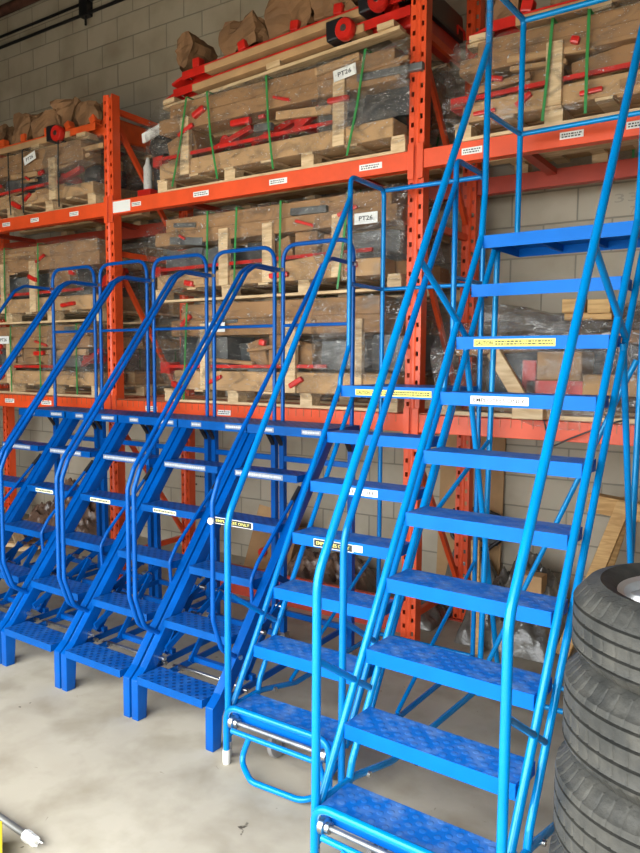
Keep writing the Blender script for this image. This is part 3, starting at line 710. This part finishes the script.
    lv = part('lock_lever', lambda bm: tube(bm, [(x, 0.735, 1.15), (x, 0.42, 0.85), (x, 0.365, 0.77), (x, 0.375, 0.62)], 0.0105, 10, 0.06), BLUE_D, t, True)
    part('gas_spring', lambda bm: cyl(bm, (x, 0.72, 1.135), (x, 0.79, 1.205), 0.013, 10), BLACK, lv, True, 'black spring sleeve')
    return t
def place_f(o, n, label):
    c, s = math.cos(FR), math.sin(FR)
    o.location = (FO.x+c*FP*n, FO.y+s*FP*n, 0); o.rotation_euler = (0, 0, FR)
    o['label'] = label; o['category'] = 'ladder'; o['group'] = 'folding ladders standing side by side'
src = folding_ladder()
place_f(src, 0, 'second deep blue folding ladder from the right in the row of folding ladders')
for n, lb in ((-1, 'middle deep blue folding ladder of the row of five, third from the left'),
              (-2, 'second deep blue folding ladder from the left, bottom step near the left picture edge'),
              (-3, 'leftmost deep blue folding ladder, its lower steps cut off by the left edge')):
    place_f(copy_tree(src), n, lb)
cl = folding_ladder(True)
place_f(cl, 1, 'deep blue folding ladder at the right end of the row, with black employees-only sticker')
part('white_cap', lambda bm: lathe(bm, [(0.0, 0.0), (0.016, 0.0), (0.016, 0.012), (0.0, 0.016)], 18, 0, Matrix.Translation((Wf+0.05, 0.022, 1.15)) @ Matrix.Rotation(R(90), 4, 'X'), False), WHITE, cl, True, 'round white cap on the rail')

# ---------------------------------------------------------------- rolling ladders (tubular)
def rolling_ladder(name, n, W, rn, td, blue, post_y0, post_y1, zmid, ztop, knee, upper_brace, tr_r, label, loc, rz, top_bend=0.04, tall=False):
    random.seed(n)
    t = empty(name, loc, rz, label, 'ladder')
    zp = n*RISE; k = rn/RISE
    xl, xr = -0.02, W+0.02
    yf = lambda z: (z-RISE)*k
    pf_y = (n-1)*rn
    for i in range(1, n):
        y, z = (i-1)*rn, i*RISE
        def f(bm):
            w0, w1 = (0.0, W)
            box(bm, w0, w1, y, y+td, z-0.005, z); box(bm, w0, w1, y, y+0.004, z-0.058, z-0.005)
            box(bm, w0, w1, y+td-0.004, y+td, z-0.03, z-0.005)
            box(bm, w0, w0+0.003, y, y+td, z-0.05, z-0.005); box(bm, w1-0.003, w1, y, y+td, z-0.05, z-0.005)
        tr = part('tread', topped(f), [BLUE_LIP, BLUE_LT], t)
        if tall and i == 8: sticker(tr, 0.09, 0.47, z-0.012, 0.034, y, YEL, INK, 'caution', lab='long yellow caution sticker')
        if tall and i == 7: sticker(tr, 0.15, 0.415, z-0.012, 0.036, y, WHITE, INK, 'text', 'EMPLOYEES ONLY', 'white sticker with dark lettering')
        if not tall and i == 5: sticker(tr, 0.225, 0.42, z-0.012, 0.036, y, WHITE, INK, 'text', 'KEEP OFF', 'white sticker with dark lettering')
        if not tall and i == 4:
            sticker(tr, 0.14, 0.37, z-0.016, 0.034, y, INK, INKY, 'text', 'EMPLOYEES ONLY', 'black sticker with yellow lettering'); border(tr, 0.14, 0.37, z-0.016, 0.034, y)
            sticker(tr, 0.38, 0.43, z-0.012, 0.034, y, WHITE, WHITE, 'none', lab='blank white sticker end')
    def f(bm):
        box(bm, -0.01, W+0.01, pf_y-0.01, post_y1, zp-0.006, zp); box(bm, -0.01, W+0.01, pf_y-0.01, pf_y-0.005, zp-0.062, zp-0.006)
        box(bm, -0.01, W+0.01, post_y1-0.005, post_y1, zp-0.05, zp-0.006)
        box(bm, -0.01, -0.005, pf_y-0.01, post_y1, zp-0.05, zp-0.006); box(bm, W+0.005, W+0.01, pf_y-0.01, post_y1, zp-0.05, zp-0.006)
        for q in (0.33, 0.66): box(bm, W*q-0.01, W*q+0.01, pf_y, post_y1-0.01, zp-0.04, zp-0.006)
    pf = part('platform', topped(f), [BLUE_LIP, BLUE_LT], t)
    if not tall: sticker(pf, 0.09, 0.56, zp-0.018, 0.034, pf_y-0.01, YEL, INK, 'caution', lab='long yellow caution sticker')
    for x in (xl, xr):
        part('front_stringer', lambda bm: tube(bm, [(x, 0.02, 0.235), (x, yf(zp), zp)], tr_r, 14), blue, t, True)
        part('rear_stringer', lambda bm: tube(bm, [(x, 0.215, 0.215), (x, 0.24, 0.31), (x, yf(zp)+td, zp-0.01)], tr_r*0.92, 14, 0.05), blue, t, True)
        hr = part('handrail', lambda bm: tube(bm, [(x, -0.006, 0.075), (x, -0.006, knee), (x, post_y0, knee+(post_y0+0.006)/k)], tr_r*1.05, 16, 0.22), blue, t, True)
        part('rubber_tip', lambda bm: lathe(bm, [(0.0, 0.0), (0.016, 0.0), (0.018, 0.008), (0.019, 0.08), (0.0, 0.08)], 18, 0, Matrix.Translation((x, -0.006, 0.0)), False), BEIGE, hr, True, 'pale rubber tip')
        part('lower_brace', lambda bm: tube(bm, [(x, -0.006, 0.81), (x, 0.36, 0.575)], tr_r*0.85, 12), blue, t, True)
        if upper_brace: part('upper_brace', lambda bm: tube(bm, [(x, 0.725, 2.355), (x, 1.22, 2.03)], tr_r*0.9, 12), blue, t, True)
        # guard posts bent in to the stringer, side loop
        def f(bm):
            tube(bm, [(x, pf_y-0.005, zp-0.03), (x, pf_y+0.005, zp+0.05), (x, post_y0, zp+0.22), (x, post_y0, ztop), (x, post_y1, ztop), (x, post_y1, zp-0.04)], tr_r*0.95, 14, [0, 0.10, 0.10, top_bend, top_bend, 0])
        part('side_guard', f, blue, t, True)
        part('middle_rail', lambda bm: cyl(bm, (x, post_y0, zmid), (x, post_y1, zmid), tr_r*0.8, 12), blue, t, True)
        part('rear_leg', lambda bm: tube(bm, [(x, post_y1-(0.26 if tall else 0.0), zp-0.02), (x, (1.47 if tall else post_y1), 0.13)], tr_r*0.92, 12), blue, t, True)
        part('base_rail', lambda bm: tube(bm, [(x, 0.02, 0.245), (x, 0.25, 0.24), (x, 0.55, 0.17), (x, (1.47 if tall else post_y1), 0.17)], tr_r*0.95, 12, 0.15), blue, t, True)
        part('bolt', lambda bm: cyl(bm, (x-0.026, 0.34, 0.215), (x+0.026, 0.34, 0.215), 0.012, 10), CHROME, t, True)
        if tall:
            part('leaning_leg', lambda bm: tube(bm, [(x, 1.20, 2.0), (x, 1.74, 0.13)], tr_r*0.9, 12), blue, t, True)
            if x < 0: part('side_brace', lambda bm: tube(bm, [(x, 0.86, 1.19), (x, 1.50, 1.50)], tr_r*0.7, 10), blue, t, True)
        else:
            part('side_brace', lambda bm: tube(bm, [(x, 0.5, 0.2), (x, post_y1, 0.75)], tr_r*0.7, 10), blue, t, True)
    part('middle_rail', lambda bm: cyl(bm, (xl, post_y1, zmid), (xr, post_y1, zmid), tr_r*0.8, 12), blue, t, True)
    part('top_rail', lambda bm: cyl(bm, (xl, post_y1, ztop-0.005), (xr, post_y1, ztop-0.005), tr_r*0.9, 12), blue, t, True)
    ry = 1.47 if tall else post_y1
    part('rear_base_rail', lambda bm: cyl(bm, (xl, ry, 0.17), (xr, ry, 0.17), tr_r*0.85, 12), blue, t, True)
    if tall:
        part('rear_diagonal', lambda bm: tube(bm, [(xr-0.02, 1.53, 1.93), (0.02, 1.49, 0.32)], tr_r*0.8, 12), blue, t, True)
        part('rear_base_rail', lambda bm: cyl(bm, (xl, 1.735, 0.17), (xr, 1.735, 0.17), tr_r*0.85, 12), blue, t, True)
    # bottom step with tubular hoop in front
    part('front_hoop', lambda bm: tube(bm, [(0.012, -0.055, 0.06), (0.012, -0.055, 0.285), (W-0.012, -0.055, 0.285), (W-0.012, -0.055, 0.06)], tr_r, 14, 0.07), blue, t, True)
    for x in (0.012, W-0.012):
        part('rubber_tip', lambda bm: lathe(bm, [(0.0, 0.0), (0.017, 0.0), (0.019, 0.008), (0.019, 0.07), (0.0, 0.07)], 18, 0, Matrix.Translation((x, -0.055, 0.0)), False), BEIGE, t, True)
        part('hoop_bracket', lambda bm: tube(bm, [(x, -0.055, 0.12), (x, 0.03, 0.16), (x, 0.05, 0.23)], tr_r*0.7, 10, 0.03), blue, t, True)
    part('axle_bar', lambda bm: cyl(bm, (0.06, -0.035, 0.205), (W-0.06, -0.035, 0.205), 0.011, 14), STEEL, t, True)
    part('lock_bar', lambda bm: cyl(bm, (0.05, -0.06, 0.175), (W-0.05, -0.06, 0.175), 0.013, 14), blue, t, True)
    for px_, sg in ((0.03, 1), (W-0.03, -1)):
        part('pivot_collar', lambda bm: lathe(bm, [(0.008, 0), (0.032, 0), (0.032, 0.02), (0.022, 0.025), (0.022, 0.04), (0.008, 0.04)], 20, 0, Matrix.Translation((px_, -0.035, 0.205)) @ Matrix.Rotation(R(90*sg), 4, 'Y')), CHROME, t, True)
    part('foot_pedal', lambda bm: tube(bm, [(0.16, -0.065, 0.175), (0.12, -0.08, 0.06), (0.24, -0.15, 0.03), (W-0.10, -0.14, 0.03), (W-0.015, -0.06, 0.05), (W-0.06, -0.065, 0.175)], tr_r*0.9, 12, 0.09), blue, t, True)
    for x in (0.17, W-0.10):
        y = 0.125
        c = part('caster_wheel', lambda bm: lathe(bm, [(0.012, -0.014), (0.045, -0.014), (0.055, -0.012), (0.058, 0), (0.055, 0.012), (0.045, 0.014), (0.012, 0.014)], 28, 0, Matrix.Translation((x, y, 0.06)) @ Matrix.Rotation(R(78), 4, 'Y')), GREYR, t, True)
        part('hub', lambda bm: cyl(bm, (x-0.018, y, 0.06), (x+0.018, y, 0.06), 0.018, 14), CHROME, c, True)
        part('caster_fork', lambda bm: (box(bm, x+0.019, x+0.022, y-0.02, y+0.02, 0.05, 0.145), box(bm, x-0.022, x-0.019, y-0.02, y+0.02, 0.05, 0.145), box(bm, x-0.03, x+0.03, y-0.03, y+0.03, 0.14, 0.146), cyl(bm, (x, y, 0.14), (x, y, 0.25), 0.01, 10)), CHROME, t)
    if tall:
        # crinkled film left round the top of the left post
        def f(bm):
            pts = [(xl, post_y0, 3.36+0.012*i) for i in range(30)]
            tube(bm, pts, [tr_r*1.15+0.004*random.random() for _ in pts], 12)
        part('film_sleeve', f, FILMH, t, True)
    return t
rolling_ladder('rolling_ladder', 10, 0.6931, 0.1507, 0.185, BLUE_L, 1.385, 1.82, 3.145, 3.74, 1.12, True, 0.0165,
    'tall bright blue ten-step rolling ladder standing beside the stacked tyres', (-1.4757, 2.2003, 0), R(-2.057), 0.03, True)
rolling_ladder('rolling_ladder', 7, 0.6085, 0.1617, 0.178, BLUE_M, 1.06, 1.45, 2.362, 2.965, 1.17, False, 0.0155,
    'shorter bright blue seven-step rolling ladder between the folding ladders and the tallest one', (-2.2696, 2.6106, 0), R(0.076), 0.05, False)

# ---------------------------------------------------------------- stacked car wheels
def car_wheel(seed, Wd=0.218, R0=0.335):
    random.seed(seed)
    t = empty('car_wheel')
    h = Wd/2
    prof = []
    def rib(z0, z1, r): return [(r, z0), (r, z1)]
    outer = [(0.225, -h+0.020), (0.240, -h+0.004), (0.270, -h), (0.300, -h+0.008), (0.318, -h+0.028), (0.327, -h+0.040)]
    g = 0.0045; zs = [q*Wd/0.218 for q in (-0.060, -0.022, 0.018, 0.054)]
    cur = -h+0.046; mid = []
    for zc in zs:
        mid += [(R0-0.002*abs(cur)/0.06, cur), (R0, zc-g), (R0-0.014, zc-g+0.001), (R0-0.014, zc+g-0.001), (R0, zc+g)]; cur = zc+g+0.004
    mid += [(R0-0.002, h-0.046)]
    outer2 = [(r, -z) for r, z in outer[::-1]]
    outer2.insert(4, (0.262, h-0.0005)); outer2.insert(4, (0.266, h+0.003)); 
    inner = [(0.215, h-0.03), (0.215, -h+0.03)]
    prof = outer+mid+outer2+inner
    sh = {len(outer)-2, len(outer)-1, len(outer), len(outer)+len(mid)-1, len(outer)+len(mid), len(outer)+len(mid)+1}
    rb = {len(outer)+5, len(outer)+9, len(outer)+10, len(outer)+14}
    def mod(k, j):
        if j in sh and k % 8 == 0: return -0.005
        if j in rb and k % 8 == 3: return -0.004
        return 0
    bm = bmesh.new(); lathe(bm, prof, 400, 0, Matrix.Translation((0, 0, h)), True, mod)
    ty = link('tyre', bm, RUBBER, t, True)
    # rim: barrel, lip, dished centre with spokes
    bm = bmesh.new()
    lathe(bm, [(0.205, h*2-0.028), (0.222, h*2-0.022), (0.224, h*2-0.030), (0.212, h*2-0.036), (0.205, h*2-0.06), (0.190, 0.07), (0.205, 0.03), (0.222, 0.022), (0.218, 0.018), (0.198, 0.024), (0.182, 0.07), (0.196, h*2-0.055)], 64)
    rm = link('rim', bm, ALLOY, t, True)
    def f(bm):
        lathe(bm, [(0.0, 0.150), (0.03, 0.150), (0.068, 0.142), (0.075, 0.12), (0.0, 0.11)], 32, 0, None, False)
    hub = part('hub', f, ALLOY, rm, True)
    for k in range(5):
        a = 2*math.pi*k/5+0.3
        def f(bm):
            M = Matrix.Rotation(a, 3, 'Z')
            st = [(0.05, 0.036, 0.145, 0.118), (0.12, 0.030, 0.158, 0.125), (0.17, 0.038, 0.165, 0.130), (0.198, 0.055, 0.168, 0.135)]
            vs = []
            for r, w_, zt, zb in st: vs.append([bm.verts.new(M @ Vector((r, s*w_*q, z))) for s, z, q in ((-1, zb, 1), (1, zb, 1), (1, zt, .8), (-1, zt, .8))])
            for A, B in zip(vs, vs[1:]):
                for i in range(4): bm.faces.new((A[i], A[(i+1) % 4], B[(i+1) % 4], B[i]))
            bm.faces.new(vs[0]); bm.faces.new(vs[-1][::-1]); bevel_all(bm, 0.003, 1)
        part('spoke', f, ALLOY, rm, True)
    part('black_disc', lambda bm: lathe(bm, [(0.0, 0.05), (0.15, 0.05), (0.15, 0.06), (0.0, 0.06)], 32, 0, None, False), BLACK, rm)  # plain black disc low inside the rim, behind the spokes
    return t
wh = car_wheel(1); wide = car_wheel(2, 0.2725, 0.340)
TL = ['car tyre on a silver rim, topmost of the stack at the right edge', 'worn car tyre directly under the topmost one in the stack',
      'worn car tyre third from the top of the stack at the right', 'worn car tyre fourth from the top, cut by the bottom edge of the photo',
      'worn car tyre resting on the floor under the whole stack']
offs = [(0.012, 0.0), (0.0, 0.0), (-0.018, 0.005), (-0.028, 0.01), (-0.02, 0.0)]
for i in range(5):
    o = wh if i == 0 else (wide if i == 1 else copy_tree(wide))
    o.location = (-0.235+offs[i][0], 2.16+offs[i][1], 1.0982 if i == 0 else 0.2742*(4-i)+0.0005); o.rotation_euler = (0, 0, i*0.7)
    tag(o, TL[i], 'tyre', 'stacked car tyres')

# ---------------------------------------------------------------- things on the floor behind the ladders
def heap(name, label, cat, x0, x1, y0, y1, h, seed, mt, n=56, lump=3.2):
    bm = bmesh.new(); off = Vector((seed*2.3, seed, 0)); g = []
    for j in range(n+1):
        row = []
        for i in range(n+1):
            s, q = i/n, j/n; x, y = x0+(x1-x0)*s, y0+(y1-y0)*q
            e = max(0, 1-(abs(2*s-1)**2.4)) * max(0, 1-(abs(2*q-1)**2.4))
            v = Vector((x, y, 0))
            z = h*e**0.5*(0.72+0.5*noise.noise(v*lump+off)+0.45*(0.25-abs(noise.noise(v*8+off)))+0.22*(0.25-abs(noise.noise(v*19+off)))) if e > 0 else 0
            d = noise.noise_vector(v*9+off)*0.03*e
            row.append(bm.verts.new((x+d.x, y+d.y, max(z, 0)+0.004)))
        g.append(row)
    for j in range(n):
        for i in range(n): bm.faces.new((g[j][i], g[j][i+1], g[j+1][i+1], g[j+1][i]))
    b = [g[0][i] for i in range(n+1)]+[g[j][n] for j in range(1, n+1)]+[g[n][i] for i in range(n-1, -1, -1)]+[g[j][0] for j in range(n-1, 0, -1)]
    bm.faces.new(b)
    return tag(link(name, bm, mt, None, True), label, cat)
CLOUD = mat('crumpled_clear_polythene', (0.20, 0.185, 0.16), 0.2, c2=(0.05, 0.045, 0.038), vscale=7, bump=1.0, bscale=16, spec=0.8, det=8)
BRWN = mat('crumpled_brown_bag', (0.20, 0.12, 0.08), 0.35, c2=(0.06, 0.04, 0.035), vscale=6, bump=1.0, bscale=18, spec=0.7)
heap('plastic_heap', 'crumpled clear plastic sheeting on the floor behind the tallest ladder', 'plastic sheeting', -2.0, -1.36, 4.6, 5.4, 0.50, 3, CLOUD)
heap('plastic_heap', 'low clear plastic sheeting beside the foot of the rack upright, right of it', 'plastic sheeting', -2.85, -2.22, 4.7, 5.3, 0.22, 6, CLOUD)
heap('plastic_heap', 'dark plastic sheeting between the tallest ladder and the tyres', 'plastic sheeting', -1.15, -0.3, 4.2, 4.74, 0.30, 9, CLOUD)
heap('plastic_sack', 'tall film sack leaning at the wall under the black tray', 'plastic sack', -2.42, -1.90, 5.20, 5.39, 0.60, 12, CLOUD)
heap('brown_bag', 'reddish brown plastic bags behind the second and third folding ladders', 'bag', -7.2, -6.1, 4.7, 5.4, 0.62, 16, BRWN)
heap('brown_bag', 'brown paper bundle on the floor behind the seven-step ladder', 'bag', -3.80, -2.90, 4.72, 5.35, 0.38, 19, BRWN)
# black tray
t = empty('black_tray', (-2.16, 5.30, 0.56), 0, 'black rounded plastic tray on the film sack behind the tallest ladder', 'tray'); t.rotation_euler = (R(-12), R(8), 0)
part('rim', lambda bm: tube(bm, fillet([(-0.19, 0, 0.16), (-0.16, 0, -0.03), (0.10, 0, -0.05), (0.19, 0, 0.06), (0.16, 0, 0.20), (0.0, 0, 0.22), (-0.19, 0, 0.16)], 0.06), 0.014, 10), BLACK, t, True)
part('panel', lambda bm: (box(bm, 0.02, 0.17, 0.01, 0.03, 0.0, 0.18), bevel_all(bm, 0.006, 2)), DGREY, t)
grow(t, 1.12)
bm = bmesh.new(); box(bm, -2.52, -1.99, 5.405, 5.417, 0.0, 1.38, 0, Matrix.Rotation(R(-2.6), 3, 'X'), (-2.3, 5.405, 0)); tag(link('cardboard_sheet', bm, CARD2), 'tall flat cardboard sheet leaning on the block wall right of the upright', 'cardboard')
# cardboard flap with red mark
t = empty('cardboard_carton', (-3.98, 4.98, 0.0), R(8), 'open brown carton with a red round mark behind the end folding ladder', 'carton')
TM = Matrix.Rotation(R(-14), 3, 'X') @ Matrix.Rotation(R(9), 3, 'Y')
def f(bm):
    box(bm, -0.22, 0.22, 0, 0.20, 0, 0.50, 0, TM, (0.2, 0.0, 0)); bevel_all(bm, 0.005, 1)
    for v in bm.verts: v.co.z = max(v.co.z, 0.0)
part('body', f, CARD, t)
part('flap', lambda bm: (box(bm, -0.22, 0.22, 0.0, 0.006, 0.50, 0.60, 0, TM, (0.2, 0, 0)),), CARD2, t)
part('red_mark', lambda bm: cyl(bm, (-0.02, 0.03, 0.24), (-0.02, 0.075, 0.24), 0.04, 20), RED, t)
# steel bars and scrap wood
bm = bmesh.new(); box(bm, -4.1, -2.35, 4.56, 4.64, 0.0, 0.20); box(bm, -4.1, -2.35, 4.56, 4.59, 0.20, 0.24)
tag(link('steel_beam', bm, RUST_D), 'spare red steel beam lying on the floor behind the seven-step ladder', 'steel beam')
random.seed(8)
for i, lb in enumerate(('scrap pallet board, lowest of the scrap wood at far left', 'scrap pallet board lying across the others at far left', 'short scrap board on top of the scrap wood at far left')):
    bm = bmesh.new(); box(bm, -0.45, 0.45, -0.05, 0.05, 0, 0.04); bevel_all(bm, 0.003, 1)
    o = tag(link('scrap_board', bm, WOOD), lb, 'board', 'scrap boards on the floor'); o.location = (-6.9+0.12*i, 4.2+0.1*i, 0.0+0.042*i); o.rotation_euler = (0, 0, (-0.2, 0.35, -0.5)[i])
bm = bmesh.new(); box(bm, -0.03, 0.03, -0.012, 0.012, 0, 0.75); o = tag(link('wood_lath', bm, WOOD2), 'thin wooden lath leaning by the foot of the right rack upright', 'lath'); o.location = (-1.80, 4.50, 0.0); o.rotation_euler = (R(-20), R(-10), 0)
# wooden trestle
t = empty('wooden_trestle', (-0.90, 5.08, 0), 0, 'golden wooden trestle by the wall above the tyres', 'trestle')
part('top_beam', lambda bm: (box(bm, -0.36, -0.10, -0.05, 0.05, 0.92, 1.04, 0, Matrix.Rotation(R(6), 3, 'Y')), box(bm, -0.06, 0.35, -0.05, 0.05, 0.90, 1.02), bevel_all(bm, 0.004, 1)), WOOD2, t)
for a, b in ((-0.12, -0.42), (0.28, 0.45)):
    for s in (-1, 1): part('leg', lambda bm: (bar(bm, (a, s*0.055, 1.02), (b, s*0.30, 0.01), 0.035, 0.09, 0, (1, 0, 0)), bevel_all(bm, 0.003, 1)), WOOD2, t)
# small brown box by the rear
bm = bmesh.new(); box(bm, -0.09, 0.09, -0.06, 0.06, 0, 0.12); bevel_all(bm, 0.003, 1)
o = tag(link('small_carton', bm, CARD2), 'small carton on the plastic sheeting behind the tallest ladder', 'carton'); o.location = (-1.60, 4.98, 0.345)

# conduits and old steel pipe high on the wall
for z, r, nm, lb in ((5.64, 0.018, 'conduit', 'lower thin dark conduit high on the block wall at upper left'), (5.76, 0.016, 'conduit', 'upper thin dark conduit high on the block wall at upper left')):
    bm = bmesh.new(); cyl(bm, (-13.9, 5.47, z), (4.9, 5.47, z), r, 10); tag(link(nm, bm, BLACK, None, True), lb, 'conduit', 'conduits on the wall')
bm = bmesh.new(); box(bm, -6.86, -6.72, 5.42, 5.50, 5.60, 5.80); cyl(bm, (-6.77, 5.44, 5.50), (-6.77, 5.44, 5.62), 0.014, 8); bevel_all(bm, 0.004, 1)
tag(link('junction_box', bm, BLACK), 'black junction box on the conduits at upper left', 'junction box')
bm = bmesh.new(); cyl(bm, (-13.9, 5.38, 5.98), (4.9, 5.38, 5.98), 0.055, 14)
tag(link('rusty_pipe', bm, mat('rusty_steel', (0.12, 0.045, 0.03), 0.7, var=0.5, vscale=9), None, True), 'dark rusty pipe above the conduits in the upper left corner', 'pipe')

# pencil marks on a block of the wall
t = None
bm = bmesh.new()
squiggle(bm, -4.60, -4.37, 0.905, 0.93, WALL_Y-0.001, 0); box(bm, -4.605, -4.598, WALL_Y-0.0015, WALL_Y-0.001, 0.89, 0.94)
squiggle(bm, -4.61, -4.55, 0.83, 0.86, WALL_Y-0.001, 0); squiggle(bm, -4.50, -4.46, 0.83, 0.86, WALL_Y-0.001, 0)
for v in bm.verts: v.co = Vector((v.co.x*5.5/4.68, v.co.y, 1.907+(v.co.z-1.907)*5.5/4.68))
tag(link('wall_marks', bm, INK), 'black handwritten marks on a wall block behind the folding ladders', 'writing')
bm = bmesh.new(); text_faces(bm, '33', -1.085, 2.865, WALL_Y-0.001, 0.05, 0, 0.13); text_faces(bm, '7', -0.995, 2.79, WALL_Y-0.001, 0.045, 0)
for v in bm.verts: v.co = Vector((v.co.x*5.5/4.7, v.co.y, 1.907+(v.co.z-1.907)*5.5/4.7))
tag(link('pencil_numbers', bm, mat('faint_pencil', (0.36, 0.325, 0.265), 0.8)), 'faint pencilled figures on the wall above the tall ladder platform', 'writing')

# ---------------------------------------------------------------- floor foreground, lower left
t = empty('pronged_tube', (-2.49, 1.60, 0.0), 0, 'grey tube with a white two-pronged plastic end on the floor', 'tube')  # plain metal tube with a pronged white fitting
A = Vector((-2.726, 1.677, 0.022)); B = Vector((-2.535, 1.667, 0.022)); d = (B-A).normalized(); base = Vector((-2.49, 1.60, 0))
part('metal_tube', lambda bm: cyl(bm, A-d*0.4-base, B-base, 0.0135, 18), mat('brushed_grey_tube', (0.20, 0.20, 0.19), 0.4, 0.5), t, True)
part('white_cap', lambda bm: (cyl(bm, B-base, B+d*0.03-base, 0.023, 8), cyl(bm, B+d*0.036-base, B+d*0.07-base, 0.021, 8), cyl(bm, B+d*0.028-base, B+d*0.038-base, 0.014, 8)), WHITE, t, False)
q = Vector((-d.y, d.x, 0))*0.010
for s in (-1, 1): part('prong', lambda bm: cyl(bm, B+d*0.06+q*s-base, B+d*0.098+q*s*1.2-base, 0.0035, 8), WHITE, t, True)
t = empty('yellow_case', (-2.60, 1.61, 0), R(57.3), 'yellow plastic case cut off by the bottom left corner', 'case')
part('body', lambda bm: (box(bm, -0.30, -0.002, -0.28, -0.002, 0.0, 0.07), bevel_all(bm, 0.008, 2)), mat('yellow_plastic', (0.80, 0.62, 0.03), 0.4), t)
part('lid', lambda bm: (box(bm, -0.302, 0.0, -0.282, 0.0, 0.0705, 0.09), bevel_all(bm, 0.006, 2)), mat('yellow_plastic_lid', (0.80, 0.62, 0.03), 0.4), t)
